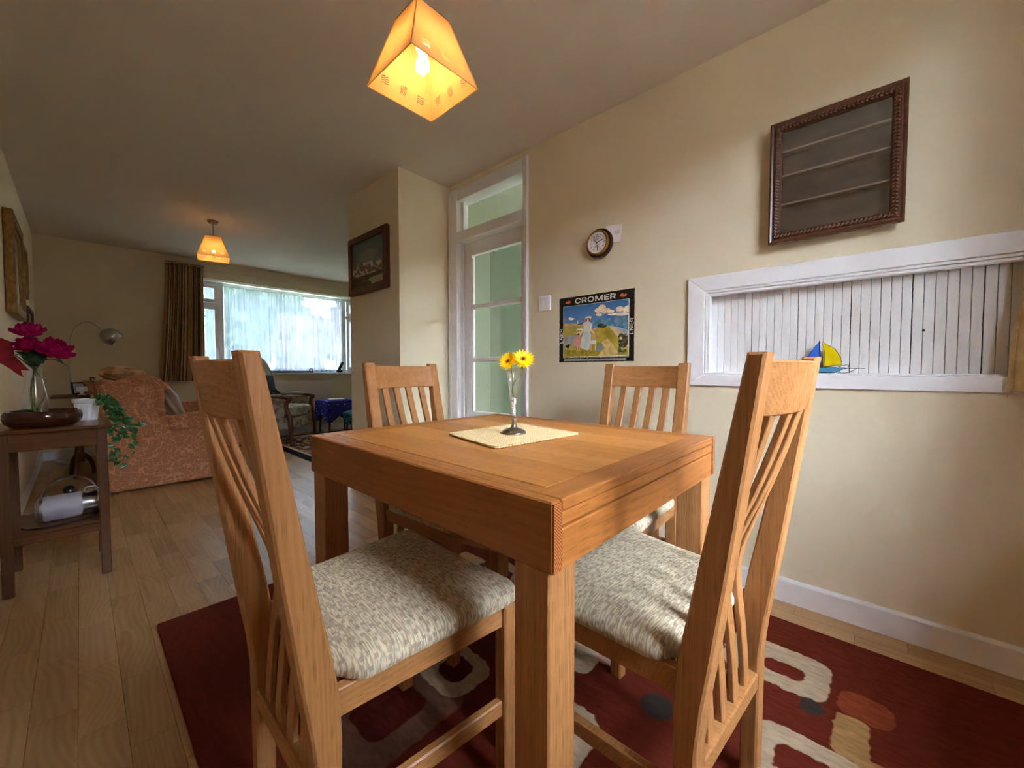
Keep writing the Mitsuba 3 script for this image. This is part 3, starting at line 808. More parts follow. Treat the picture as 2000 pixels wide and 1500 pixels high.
def vase_r(z):
    t = (z - 0.047) / 0.156
    return 0.0098 + 0.0035 * t + 0.013 * t ** 3.2
a = np.arange(96) * 2 * math.pi / 96
V = []
for z in zs:
    t = (z - 0.047) / 0.156
    flute = 1 + (0.05 * np.abs(np.cos(6 * a + 7 * t)) - 0.03) * (0.5 + t)
    V.append(np.column_stack([vase_r(z) * flute * np.cos(a), vase_r(z) * flute * np.sin(a), np.full(96, z + (0.004 * np.cos(5 * a) * (t > 0.98)))]))
for z in zs[::-1][:-2]:
    V.append(np.column_stack([(vase_r(z) - 0.0022) * np.cos(a), (vase_r(z) - 0.0022) * np.sin(a), np.full(96, z)]))
V = np.vstack(V); nr = len(V) // 96; F = []
for i in range(nr - 1):
    for j in range(96):
        q = (j + 1) % 96; F += [[i * 96 + j, i * 96 + q, (i + 1) * 96 + q], [i * 96 + j, (i + 1) * 96 + q, (i + 1) * 96 + j]]
V = np.vstack([V, [[0, 0, zs[0]], [0, 0, zs[2]]]])
for j in range(96):
    q = (j + 1) % 96; F += [[len(V) - 2, q, j], [len(V) - 1, (nr - 1) * 96 + j, (nr - 1) * 96 + q]]
put('glass', trimesh.Trimesh(V + [VX, VY, VZ], F, process=False), 'clear_glass', bv, smooth=12)
bd = []
bead = trimesh.creation.icosphere(subdivisions=1, radius=0.0021)
for k in range(150):
    z = 0.056 + 0.055 * rng.random(); r = (vase_r(z) - 0.0052) * math.sqrt(rng.random()); q = rng.random() * 6.283
    bd.append(mv(bead, rot(0, [0, 0, 1], (VX + r * math.cos(q), VY + r * math.sin(q), VZ + z))))
pr('bead_pearl', lin(226, 226, 232), 0.1, 0.6)
solo('vase_beads', cat(bd), 'bead_pearl', 'small clear pebbles filling the bottom of the bud vase', 'beads', kind='stuff', smooth=True)


def petal_mesh(L, w, curl=0.25, cup=0.15, nu=7, nv=5, tip=0.35):
    V = []
    for i in range(nu):
        t = i / (nu - 1)
        ww = w * (math.sin(math.pi * min(0.98, 0.12 + 0.88 * t)) ** 0.6 * (1 - 0.3 * t) if tip else 1)
        for j in range(nv):
            s = 2 * j / (nv - 1) - 1
            V.append([L * t, ww * s / 2, curl * L * t * t + cup * w * s * s - 0.05 * L * math.sin(3.14 * t)])
    F = []
    for i in range(nu - 1):
        for j in range(nv - 1):
            q = i * nv + j; F += [[q, q + nv, q + nv + 1], [q, q + nv + 1, q + 1]]
    return trimesh.Trimesh(V, F, process=False)


def basis(n):
    n = np.array(n, float); n /= np.linalg.norm(n); u = np.cross([0, 0, 1.0] if abs(n[2]) < 0.95 else [1.0, 0, 0], n); u /= np.linalg.norm(u)
    return u, np.cross(n, u), n


def daisy(c, n, R, lab):
    k = thing('yellow_daisy', lab, 'flower', 'daisies in the bud vase')
    u, v, w = basis(n); M = frame(c, u, v, w); ps = []
    for lay, (cnt, L, tilt) in enumerate(((20, R, 0.10), (18, R * 0.86, 0.35))):
        for i in range(cnt):
            q = petal_mesh(L * (0.92 + 0.12 * rng.random()), R * 0.27, 0.05, 0.12)
            q.apply_translation([R * 0.12, 0, 0.0])
            q.apply_transform(rot(-tilt - 0.12 * (rng.random() - 0.5), [0, 1, 0])); q.apply_transform(rot(2 * math.pi * (i + 0.5 * lay) / cnt, [0, 0, 1], (0, 0, 0.002 * lay)))
            ps.append(mv(q, M))
    put('petals', cat(ps), 'daisy_petal', k, smooth=True)
    put('disc_ring', mv(lathe([(0.14 * R, 0.001), (0.36 * R, 0.003), (0.36 * R, 0.10 * R), (0.27 * R, 0.20 * R), (0.14 * R, 0.16 * R), (0.14 * R, 0.001)], 24), M), 'daisy_ring', k, smooth=True)
    put('disc_heart', mv(blob(0.20 * R, 0.20 * R, 0.16 * R, (0, 0, 0.06 * R)), M), 'daisy_heart', k, smooth=True)
    e = np.array(c) - 0.004 * w
    base = np.array([VX + 0.25 * (c[0] - VX) * 0.2, VY, VZ + 0.115])
    put('stem', tube(spline([e, e - 0.012 * w + [0, 0, -0.018], [VX + 0.3 * (c[0] - VX), VY + 0.3 * (c[1] - VY), VZ + 0.170], base], 16), 0.0016, 8), 'stem_green', k, smooth=True)


daisy((0.922, 0.800, 0.990), (-0.58, -0.60, 0.62), 0.034, 'larger yellow daisy facing the camera on the right in the bud vase')
daisy((0.884, 0.826, 0.984), (-0.88, -0.10, 0.46), 0.030, 'smaller yellow daisy turned left in the bud vase')

# ================================================================ pendant lamps
def pendant(cx, cy, zb, hb, ht, hgt, ang, lab, rose=True):
    k = thing('pendant_lamp', lab, 'lamp', 'cream pendant lamps')
    ca, sa = math.cos(ang), math.sin(ang)
    def W(x, y, z): return (cx + ca * x - sa * y, cy + sa * x + ca * y, z)
    for i in range(4):
        # panel in its own plane (u across, v up the slope), three groups of wavy slits cut out
        sl = math.hypot(hgt, hb - ht)
        P = Polygon([(-hb, 0), (hb, 0), (ht, sl), (-ht, sl)])
        cuts = []
        for c in (-0.55, 0.0, 0.55):
            for r in range(4):
                if c == 0.0:
                    xs = np.linspace(0, 0.026, 14); yy = xs + 0.030; xx = c * hb + (r - 1.5) * 0.006 + 0.0018 * np.sin(xs / 0.026 * 4 * math.pi)
                else:
                    xs = np.linspace(-0.013, 0.013, 14); xx = c * hb + xs; yy = 0.034 + r * 0.006 + 0.0018 * np.sin(xs / 0.026 * 4 * math.pi)
                cuts.append(shapely.LineString(np.column_stack([xx, yy])).buffer(0.0011, quad_segs=2))
        P2 = P.difference(shapely.union_all(cuts))
        tv, tf = trimesh.creation.triangulate_polygon(P2, engine='earcut')
        q = i * math.pi / 2
        V = []
        for u_, v_ in tv:
            f_ = v_ / sl; d_ = hb + (ht - hb) * f_
            V.append(W(math.cos(q) * d_ - math.sin(q) * u_, math.sin(q) * d_ + math.cos(q) * u_, zb + hgt * f_))
        put('shade_panel', trimesh.Trimesh(V, tf, process=False), 'shade_paper', k)
    rim = [W(sx * hb, sy * hb, zb) for sx, sy in ((-1, -1), (1, -1), (1, 1), (-1, 1))]
    tp = [W(sx * ht, sy * ht, zb + hgt) for sx, sy in ((-1, -1), (1, -1), (1, 1), (-1, 1))]
    put('rim', cat([tube([rim[i], rim[(i + 1) % 4]], 0.0018, 6) for i in range(4)]), 'shade_paper', k)
    put('top_rim', cat([tube([tp[i], tp[(i + 1) % 4]], 0.0015, 6) for i in range(4)]), 'lamp_metal', k)
    put('corner_seam', cat([tube([rim[i], tp[i]], 0.0022, 6) for i in range(4)]), 'shade_paper', k)
    put('cable', tube([(cx, cy, zb + hgt + 0.01), (cx, cy, H - 0.01)], 0.0032, 8), 'lamp_metal', k)
    put('lamp_holder', lathe([(0, 0), (0.018, 0), (0.02, 0.03), (0.014, 0.055), (0.005, 0.065), (0, 0.065)], 20, (cx, cy, zb + hgt - 0.05)), 'white_plastic', k, smooth=30)
    put('shade_ring', cat([tube([W(*(np.array([a_, b_]) * 0.02), zb + hgt - 0.005), W(a_ * ht, b_ * ht, zb + hgt)], 0.0014, 6) for a_, b_ in ((1, 1), (-1, 1), (1, -1), (-1, -1))]), 'lamp_metal', k)
    put('ceiling_rose', lathe([(0, 0), (0.03, 0), (0.042, 0.012), (0.044, 0.024), (0, 0.024)], 32, (cx, cy, H - 0.0235)), 'lamp_metal', k, smooth=30)
    tb_ = []
    for sx, sy in ((1, 1), (-1, 1), (1, -1), (-1, -1)):
        x, y = sx * 0.011, sy * 0.011
        tb_.append(tube(spline([W(x, y, zb + hgt - 0.06), W(x, y, zb + hgt - 0.13), W(x * 0.95, y * 0.95, zb + hgt - 0.152), W(0.004 * sx, y * 0.9, zb + hgt - 0.158)], 14), 0.0062, 10))
    kk = put('bulb', cat(tb_), 'white_plastic', k, smooth=True)
    scene[kk]['emitter'] = {'type': 'area', 'radiance': rgb(BULB)}
    put('bulb_base', lathe([(0, 0), (0.022, 0), (0.022, 0.02), (0.014, 0.035), (0, 0.035)], 20, (cx, cy, zb + hgt - 0.085)), 'white_plastic', k, smooth=30)


pendant(0.755, 1.075, 1.848, 0.122, 0.058, 0.205, 0.0, 'lit cream pyramid pendant lamp with cut out waves above the dining table')
pendant(0.885, 4.64, 2.005, 0.122, 0.058, 0.200, -0.19, 'lit cream pyramid pendant lamp hanging in the far living room')

# ================================================================ things on the right wall
# poster
PW_, PH_ = 0.478, 0.379


def inpoly(pts, u, v):
    return shapely.contains_xy(Polygon(pts).buffer(0), u, v)


def ell(cu, cv, ru, rv_, u, v, a=0.0):
    du, dv = u - cu, v - cv; c, s = math.cos(a), math.sin(a)
    return ((du * c + dv * s) / ru) ** 2 + ((-du * s + dv * c) / rv_) ** 2 < 1


def picture(w, h, nu, nv, paint):
    U, Vv = np.meshgrid(np.linspace(0, 1, nu), np.linspace(0, 1, nv), indexing='ij')
    C = paint(U, Vv)
    V = np.stack([(U - 0.5) * w, (Vv - 0.5) * h, 0 * U], -1).reshape(-1, 3); F = []
    q = (np.arange(nu - 1)[:, None] * nv + np.arange(nv - 1)).ravel()
    F = np.vstack([np.stack([q, q + nv, q + nv + 1], 1), np.stack([q, q + nv + 1, q + 1], 1)])
    C = C.reshape(-1, 3) / 255.0
    return trimesh.Trimesh(V, F, process=False), np.where(C < 0.04045, C / 12.92, ((np.maximum(C, 0) + 0.055) / 1.055) ** 2.4)


def nz(u, v, f, seed=0, o=3):
    return meshkit.fbm(np.stack([u * f, v * f, 0 * u], -1), o, seed)


def poster_paint(U, V):
    # inner panel from u .075-.925, v .085-.84
    C = np.zeros(U.shape + (3,)) + [26, 24, 22]
    inn = (U > 0.062) & (U < 0.938) & (V > 0.075) & (V < 0.868)
    C[inn] = [226, 218, 196]
    u = (U - 0.070) / 0.86; v = (V - 0.084) / 0.776
    I = (u > 0) & (u < 1) & (v > 0) & (v < 1)
    n1 = nz(u, v, 7, 1)[..., None]; n2 = nz(u * 2, v, 16, 2)[..., None]

    def pt(mask, a, b=None, k=n1):
        mk = mask & I
        col = np.array(a) + (0 if b is None else (np.array(b) - a) * np.clip((k - 0.25) * 2, 0, 1))
        C[mk] = np.broadcast_to(col, C.shape)[mk]
    pt(v > 0.5, (66, 112, 168), (104, 146, 192), np.clip((1.1 - v) * 2, 0, 1)[..., None] * 0.5 + n1 * 0.3)
    for cu, cv, ru, rv_ in ((.56, .86, .06, .045), (.62, .90, .06, .06), (.67, .84, .08, .04), (.58, .78, .06, .03), (.74, .81, .06, .03), (.88, .84, .06, .05), (.93, .80, .08, .05), (.99, .84, .05, .05), (.80, .76, .10, .02), (.92, .74, .09, .022)):
        e = ell(cu, cv, ru, rv_, u + 0.02 * (n2[..., 0] - .5), v); pt(e, (246, 232, 206), (226, 206, 176), n2)
    pt((u > .5) & (np.abs(v - .785) < .012) & (n2[..., 0] > .42), (160, 150, 170))
    pt(ell(.13, .745, .05, .022, u, v) | ell(.10, .762, .022, .02, u, v), (240, 236, 226))
    # sea
    pt(inpoly([(.42, .668), (1.0, .715), (1.0, .30), (.76, .52), (.6, .56), (.42, .62)], u, v), (70, 118, 150), (120, 158, 176), n2)
    pt(inpoly([(.75, .56), (1, .45), (1, .34), (.86, .44), (.76, .50)], u, v), (178, 186, 190), (140, 168, 180), n2)
    pt(inpoly([(.70, .56), (.78, .54), (.92, .42), (1, .32), (1, .20), (.8, .30), (.7, .5)], u, v), (222, 196, 168), (206, 176, 140), n2)
    # town and far land
    pt(inpoly([(0, .67), (.3, .645), (.42, .62), (.42, .52), (0, .5)], u, v), (214, 166, 116), (180, 150, 110), n2)
    pt(inpoly([(0, .60), (.1, .615), (.25, .60), (.40, .61), (.40, .50), (0, .44)], u, v), (150, 148, 70), (184, 172, 90), n2)
    pt(np.abs(u - .235) < .007, (150, 160, 190)) if False else None
    pt((np.abs(u - .235) < .008) & (v > .64) & (v < .70), (226, 220, 214)); pt(ell(.28, .635, .05, .012, u, v), (96, 96, 88))
    # meadow and dune
    pt(inpoly([(0, .52), (.3, .47), (.45, .5), (.6, .55), (.72, .56), (.78, .45), (.9, .25), (1, .15), (1, 0), (0, 0)], u, v), (160, 138, 46), (198, 178, 84), n1)
    pt(inpoly([(0, .42), (.22, .43), (.30, .36), (.25, .24), (.12, .22), (0, .22)], u, v), (150, 150, 140), (176, 172, 160), n2)
    pt(inpoly([(0, .14), (.25, .12), (.55, .10), (.62, .04), (.6, 0), (0, 0)], u, v), (140, 126, 36), (176, 152, 60), n2)
    pt(inpoly([(.62, .26), (.70, .32), (.78, .22), (.86, .06), (.84, 0), (.56, 0), (.62, .10)], u, v), (222, 196, 126), (200, 168, 96), n2)
    pt(inpoly([(.54, .20), (.62, .24), (.66, .14), (.58, .08), (.50, .12)], u, v), (140, 150, 140))
    pt(ell(.60, .57, .06, .04, u + .03 * (n2[..., 0] - .5), v) | ell(.64, .55, .05, .03, u, v), (52, 66, 48), (84, 92, 60), n2)
    for cu, cv, ru, rv_ in ((.92, .24, .08, .11), (.90, .34, .04, .06), (.97, .30, .05, .09), (.93, .10, .09, .05)):
        pt(ell(cu, cv, ru, rv_, u, v) & (n2[..., 0] > .38), (56, 52, 40), (110, 104, 70), nz(u, v, 40, 5)[..., None])
    pt(ell(.065, .205, .03, .035, u, v) | ell(.085, .23, .02, .03, u, v), (40, 42, 48)); pt(ell(.04, .165, .014, .02, u, v), (216, 210, 196))
    # the woman and two children
    pt(inpoly([(.345, .50), (.43, .50), (.455, .40), (.44, .14), (.39, .11), (.27, .18), (.30, .36)], u, v), (216, 220, 216), (190, 200, 200), n2)
    pt(inpoly([(.32, .64), (.36, .67), (.43, .66), (.47, .62), (.46, .48), (.34, .48)], u, v), (226, 220, 200), (206, 204, 196), n2)
    pt(inpoly([(.34, .52), (.30, .44), (.28, .40), (.265, .42), (.31, .54)], u, v), (224, 206, 180)); pt(inpoly([(.46, .53), (.51, .44), (.49, .42), (.44, .50)], u, v), (226, 208, 184))
    pt(ell(.265, .53, .055, .018, u, v), (230, 224, 206)); pt(ell(.40, .715, .055, .045, u, v), (206, 120, 112)); pt(ell(.41, .745, .05, .022, u, v), (226, 214, 196))
    pt(ell(.40, .70, .035, .035, u, v), (86, 46, 40)); pt(ell(.40, .690, .018, .028, u, v), (230, 182, 150))
    pt(inpoly([(.225, .42), (.27, .42), (.285, .25), (.245, .19), (.15, .22), (.20, .34)], u, v), (226, 172, 158), (206, 140, 130), n2)
    pt(ell(.25, .455, .035, .022, u, v), (226, 196, 150)); pt(ell(.25, .435, .018, .018, u, v), (96, 56, 40))
    for a_ in (.225, .255): pt(inpoly([(a_, .20), (a_ + .018, .20), (a_ + .012, .10), (a_ - .005, .10)], u, v), (224, 178, 140))
    pt(inpoly([(.465, .42), (.52, .44), (.525, .28), (.46, .26)], u, v), (206, 170, 106)); pt(ell(.505, .50, .032, .032, u, v), (206, 150, 96)); pt(ell(.515, .525, .02, .01, u, v), (224, 190, 120))
    pt(inpoly([(.44, .30), (.53, .30), (.535, .23), (.44, .23)], u, v), (216, 214, 206))
    for a_ in (.45, .515): pt(inpoly([(a_, .24), (a_ + .018, .24), (a_ + .012, .10), (a_ - .004, .10)], u, v), (224, 178, 140))
    # emblem patches either side of the title
    for c in (.13, .865):
        e = ell(c, .928, .042, .026, U + .02 * (nz(U, V, 30, 9) - .5), V + .02 * (nz(U, V, 30, 8) - .5)); C[e] = [206, 92, 48]
        e = ell(c, .945, .026, .018, U, V) & (nz(U, V, 50, 3) > .5); C[e] = [90, 26, 22]
    # guide strip at the foot
    ft = (np.abs(V - .030) < .016) & (U > .075) & (U < .905); C[ft] = [150, 146, 140]
    return C


po = thing('poster', 'black bordered seaside poster titled CROMER on the right wall', 'poster')
MP = onR(1.174, 1.194, XW - 0.0008)
m, col = picture(PW_, PH_, 290, 236, poster_paint)
put('print', mv(m, MP), 'vertex_print', po, smooth=True, color=col)
put('sheet', mv(box(-PW_ / 2, PW_ / 2, -PH_ / 2, PH_ / 2, -0.0006, -0.0002), MP), 'paper_white', po)
put('title', text('CROMER', 0.028, MP @ frame((0.002, 0.163, 0.0002), (1, 0, 0), (0, 1, 0), (0, 0, 1)), 0.0003, xs=1.62), 'print_light', po)
put('caption', text('FOR ILLUSTRATED GUIDE APPLY CLERK DISTRICT COUNCIL CROMER', 0.0058, MP @ frame((0, -0.1655, 0.0002), (1, 0, 0), (0, 1, 0), (0, 0, 1)), 0.0003, bold=False, xs=1.55), 'print_light', po)
for s in (-1, 1):
    put('side_lettering', text('LNER', 0.020, MP @ frame((s * 0.2235, -0.02 + 0.014 * s, 0.0002), (0, 1, 0), (-1, 0, 0), (0, 0, 1)), 0.0003, xs=1.25), 'print_light', po)

# light switch
sw = thing('light_switch', 'white square double light switch beside the glazed door', 'light switch')
MS = onR(1.520, 1.368)
put('plate', mv(box(-0.046, 0.046, -0.046, 0.046, 0, 0.012, 0.003), MS), 'white_plastic', sw)
for s in (-1, 1):
    put('rocker', mv(prism([(-0.011, 0.010), (0.011, 0.010), (0.011, 0.019), (-0.011, 0.013)], s * 0.013 - 0.0065, s * 0.013 + 0.0065, 0.001, frame((0, 0, 0), (0, 1, 0), (0, 0, 1), (1, 0, 0))), MS), 'white_plastic', sw)
    put('screw', mv(trimesh.creation.cylinder(radius=0.003, height=0.002, sections=12), MS @ frame((s * 0.036, 0, 0.0122), (1, 0, 0), (0, 1, 0), (0, 0, 1))), 'steel', sw)

# clock
ck = thing('wall_clock', 'round tide clock with dark rim and brass bezel above the poster', 'clock')
MC = onR(1.136, 1.650)
put('case', mv(lathe([(0, 0.001), (0.070, 0.001), (0.078, 0.006), (0.080, 0.016), (0.077, 0.026), (0.068, 0.030), (0.060, 0.029), (0.060, 0.01), (0, 0.01)], 64), MC), 'burgundy_gloss', ck, smooth=40)
put('bezel', mv(lathe([(0.068, 0.024), (0.067, 0.040), (0.064, 0.046), (0.059, 0.046), (0.057, 0.038), (0.057, 0.024), (0.068, 0.024)], 64), MC), 'brass', ck, smooth=40)
put('dial', mv(lathe([(0, 0.028), (0.057, 0.028), (0.057, 0.040), (0, 0.040)], 48), MC), 'paper_white', ck)
nums = [text(str(h_), 0.0085, MC @ frame((0.042 * math.sin(h_ * math.pi / 6), 0.042 * math.cos(h_ * math.pi / 6), 0.040), (1, 0, 0), (0, 1, 0), (0, 0, 1)), 0.0004) for h_ in range(1, 13)]
put('numerals', cat(nums), 'black_matt', ck)
aa = np.linspace(-0.9, 0.9, 20)
put('tide_arc', mv(cat(tube(np.stack([0.030 * np.sin(aa), 0.030 * np.cos(aa), 0 * aa + 0.0405], 1), 0.0012, 5), tube([(-0.012, 0.019, 0.0405), (0.012, 0.019, 0.0405)], 0.0012, 4), tube([(-0.02, -0.018, 0.0405), (0.022, -0.018, 0.0405)], 0.0007, 4), tube([(-0.014, -0.024, 0.0405), (0.016, -0.024, 0.0405)], 0.0007, 4)), MC), 'black_matt', ck)
for (hx, hy), r in (((-0.022, 0.020), 0.0016), ((0.036, 0.011), 0.0014), ((0.005, -0.041), 0.0013)):
    put('hand', mv(cat(tube([(0, 0, 0.0425), (hx, hy, 0.0425)], [r, r * 0.8], 6), blob(r * 2.4, r * 2.4, 0.001, (hx * 0.8, hy * 0.8, 0.0425), n=1)), MC), 'black_gloss', ck)
put('hub', mv(blob(0.004, 0.004, 0.003, (0, 0, 0.04255), n=2), MC), 'black_gloss', ck, smooth=True)
put('glass_cover', mv(lathe([(0, 0.0452), (0.0575, 0.0445)], 48), MC), 'pane_glass', ck)
cs = thing('paper_slip', 'folded white paper slip tucked behind the wall clock', 'paper')
MQ = onR(1.060, 1.687, XW - 0.002) @ rot(-0.12, [0, 0, 1])
put('sheet', mv(box(-0.047, 0.047, -0.042, 0.048, 0, 0.0012), MQ), 'paper_white', cs)
put('printed_lines', mv(cat(box(0.008, 0.036, 0.012, 0.017, 0.0012, 0.0016), box(0.008, 0.036, 0.002, 0.005, 0.0012, 0.0016)), MQ), 'paper_lilac', cs)

# display cabinet
dcab = thing('display_cabinet', 'dark carved wood framed glazed display case with three shelves on the right wall', 'display case')
cy0, cy1, cz0, cz1 = -0.058, 0.338, 1.466, 1.941
MD = onR((cy0 + cy1) / 2, (cz0 + cz1) / 2)
hw, hh, dd = (cy1 - cy0) / 2, (cz1 - cz0) / 2, 0.058
put('carcass', mv(cut(box(-hw + 0.01, hw - 0.01, -hh + 0.01, hh - 0.01, 0.001, dd - 0.012), box(-hw + 0.02, hw - 0.02, -hh + 0.02, hh - 0.02, 0.008, 1)), MD), 'cabinet_dark', dcab)
fw_ = 0.040
pf = [(0, dd - 0.02), (0, dd - 0.004), (0.006, dd), (0.012, dd - 0.003), (0.016, dd - 0.003), (0.022, dd + 0.003), (0.032, dd - 0.002), (fw_, dd - 0.012), (fw_, dd - 0.02)]
for i in range(4):
    L1, L2 = (hw, hh) if i % 2 == 0 else (hh, hw)      # half length of this side, distance to its outer edge
    n_ = len(pf); V = []
    for s in (-1, 1):
        for a_, w_ in pf:
            V.append([s * (L1 - a_), -(L2 - a_), w_])
    F = []
    for k in range(n_):
        q = (k + 1) % n_; F += [[k, k + n_, q + n_], [k, q + n_, q]]
    for k in range(1, n_ - 1):
        F += [[0, k, k + 1], [n_, n_ + k + 1, n_ + k]]
    m = trimesh.Trimesh(V, F, process=False); m.fix_normals()
    put('frame_moulding', mv(m, MD @ rot(i * math.pi / 2, [0, 0, 1])), 'carved_wood', dcab)
cvs = []
lf = blob(0.0085, 0.0055, 0.0062, n=1)
for i in range(4):
    L1, L2 = (hw, hh) if i % 2 == 0 else (hh, hw)
    R_ = rot(i * math.pi / 2, [0, 0, 1])
    for x in np.arange(-L1 + 0.03, L1 - 0.029, 0.0125):
        for k, (o_, sg) in enumerate(((0.0235, 1), (0.031, -1))):
            cvs.append(mv(lf, MD @ R_ @ rot(sg * 0.75, [0, 0, 1], (x + 0.003 * k, -(L2 - o_), dd - 0.0005 - 0.003 * k))))
put('carved_leaves', cat(cvs), 'carved_wood', dcab, kind='stuff', smooth=True)
for f_ in (0.19, 0.43, 0.715):
    z = hh - fw_ - f_ * 2 * (hh - fw_)
    put('shelf', mv(box(-hw + 0.02, hw - 0.02, z - 0.0035, z + 0.0035, 0.008, dd - 0.018), MD), 'shelf_grey', dcab)
put('glass_front', mv(box(-hw + fw_ - 0.004, hw - fw_ + 0.004, -hh + fw_ - 0.004, hh - fw_ + 0.004, dd - 0.0165, dd - 0.014), MD), 'pane_glass', dcab)

# sailing boat on the hatch ledge
bt = thing('glass_sailboat', 'small stained glass sailing boat with blue and yellow sails on the hatch ledge', 'ornament')
MB = onR(0.150, 0.9485, XW + 0.012)
def sail(name, pts, mat):
    put(name, prism(pts, -0.0015, 0.0015, 0, MB), mat, bt)
    P = [(*q, 0) for q in pts] + [(*pts[0], 0)]
    put('lead_edge', mv(tube(P, 0.0016, 6), MB), 'black_matt', bt)
sail('jib', [(-0.070, 0.036), (-0.012, 0.030), (-0.016, 0.080), (-0.020, 0.122), (-0.035, 0.095)], 'sail_blue')
sail('mainsail', [(-0.002, 0.024), (0.052, 0.030), (0.046, 0.060), (0.028, 0.092), (-0.010, 0.120), (-0.001, 0.080)], 'sail_yellow')
sail('hull', [(-0.030, 0.0), (0.030, 0.0), (0.062, 0.018), (-0.05, 0.018)], 'hull_blue')
put('mast', mv(tube([(-0.018, 0.015, 0), (-0.018, 0.125, 0)], 0.002, 8), MB), 'black_matt', bt)
put('wire', mv(cat(tube([(0.03, 0.016, 0), (0.118, 0.016, 0)], 0.0009, 6), tube(spline([(0.035, 0.0, 0), (0.075, 0.003, 0), (0.095, 0.016, 0)], 12), 0.0009, 6), tube(spline([(0.04, 0.022, 0), (0.058, 0.028, 0), (0.072, 0.026, 0), (0.07, 0.02, 0), (0.055, 0.018, 0)], 14), 0.0009, 6)), MB), 'black_matt', bt)
put('foot', mv(box(-0.028, 0.028, -0.0022, 0.001, -0.010, 0.010, 0.001), MB @ rot(0, [0, 0, 1])), 'black_matt', bt)

# ================================================================ picture on the pier
def pier_paint(U, V):
    n1 = nz(U, V, 6, 11)[..., None]; n2 = nz(U, V, 20, 12)[..., None]
    C = np.array([96, 124, 122]) * (1 - V[..., None]) + np.array([84, 104, 104]) * V[..., None] + 18 * (n1 - .5)
    e = ell(.5, .66, .28, .14, U + .1 * (n1[..., 0] - .5), V); C[e] = C[e] * .5 + np.array([150, 132, 96]) * .5
    mt = V < .50 + .12 * (nz(U, V * 0, 5, 13) - .5) + .10 * np.exp(-((U - .25) / .15) ** 2); C[mt] = (np.array([98, 92, 80]) + 60 * (n2 - .5))[mt]
    sn = mt & (V > .26) & (nz(U * 1.2 + V * .5, V, 14, 15) > .55); C[sn] = [178, 172, 160]
    lo = V < .27; C[lo] = (np.array([66, 60, 48]) + 50 * (n2 - .5))[lo]
    w_ = inpoly([(.55, .18), (1, .20), (1, .06), (.6, .04)], U, V) | ell(.8, .14, .3, .05, U, V); C[w_] = (np.array([150, 150, 118]) + 40 * (n2 - .5))[w_]
    return C


def framed(name, lab, M, w, h, fw, dep, mat, paint=None, inner=None):
    k = thing(name, lab, 'picture')
    ring = cut(box(-w / 2, w / 2, -h / 2, h / 2, 0.001, dep, 0.004), box(-w / 2 + fw, w / 2 - fw, -h / 2 + fw, h / 2 - fw, -1, 1))
    put('frame', mv(ring, M), mat, k)
    if paint is not None:
        m, col = picture(w - 2 * fw, h - 2 * fw, 90, 110, paint)
        put('canvas', mv(m, M @ frame((0, 0, dep * 0.45), (1, 0, 0), (0, 1, 0), (0, 0, 1))), 'vertex_print', k, smooth=True, color=col)
        put('backing', mv(box(-w / 2 + fw - .002, w / 2 - fw + .002, -h / 2 + fw - .002, h / 2 - fw + .002, 0.001, dep * 0.4), M), 'cabinet_dark', k)
    if inner:
        i2 = fw * 0.55
        put('inner_slip', mv(cut(box(-w / 2 + fw - .002, w / 2 - fw + .002, -h / 2 + fw - .002, h / 2 - fw + .002, 0.002, dep * 0.7, 0.003), box(-w / 2 + fw + i2, w / 2 - fw - i2, -h / 2 + fw + i2, h / 2 - fw - i2, -1, 1)), M), inner, k)
    return k


framed('harbour_painting', 'wood framed landscape painting in brown and grey green on the pier', onR(2.868, 1.770, 1.52), 0.585, 0.447, 0.045, 0.034, 'mahogany', pier_paint)
lp = lambda U, V: np.array([150, 140, 116]) + 60 * (nz(U, V, 6, 21)[..., None] - .5)
framed('gilt_picture', 'large gilt framed picture on the left wall, nearest the camera', onL(4.27, 1.63), 0.66, 0.64, 0.06, 0.045, 'gilt', lp, 'gilt')
framed('gilt_picture', 'pale framed picture high on the left wall beyond the large gilt frame', onL(5.05, 1.74), 0.36, 0.40, 0.04, 0.03, 'gilt', lp)
framed('small_picture', 'small dark edged picture low on the left wall above the peonies', onL(5.35, 1.36), 0.56, 0.24, 0.03, 0.03, 'mahogany', lp)

# ================================================================ side table and what stands on it
sd = thing('side_table', 'dark oak side table with a lower shelf against the left wall', 'table')
sx0, sx1, sy0, sy1 = -0.268, 0.098, 2.625, 3.045
put('top', prism([(sx0, 0.690), (sx1 - 0.004, 0.690), (sx1, 0.695), (sx1 - 0.003, 0.703), (sx1 - 0.01, 0.706), (sx0, 0.706)], -sy1, -sy0, 0.004, XZ), 'dark_wood_x', sd)
for x in (-0.243, 0.046):
    for y in (2.648, 2.985):
        put('leg', box(x, x + 0.033, y, y + 0.033, 0, 0.690, 0.003), 'dark_wood_z', sd)
for y in (2.654, 2.992):
    put('apron', box(-0.212, 0.048, y, y + 0.018, 0.612, 0.690, 0.002), 'dark_wood_x', sd)
    put('shelf_rail', box(-0.212, 0.048, y, y + 0.018, 0.210, 0.246, 0.002), 'dark_wood_x', sd)
for x in (-0.238, 0.054):
    put('apron', box(x, x + 0.018, 2.680, 2.986, 0.612, 0.690, 0.002), 'dark_wood_z', sd)
    put('shelf_rail', box(x, x + 0.018, 2.680, 2.986, 0.210, 0.246, 0.002), 'dark_wood_z', sd)
put('shelf', box(-0.236, 0.072, 2.656, 3.008, 0.246, 0.260, 0.003), 'dark_wood_x', sd)

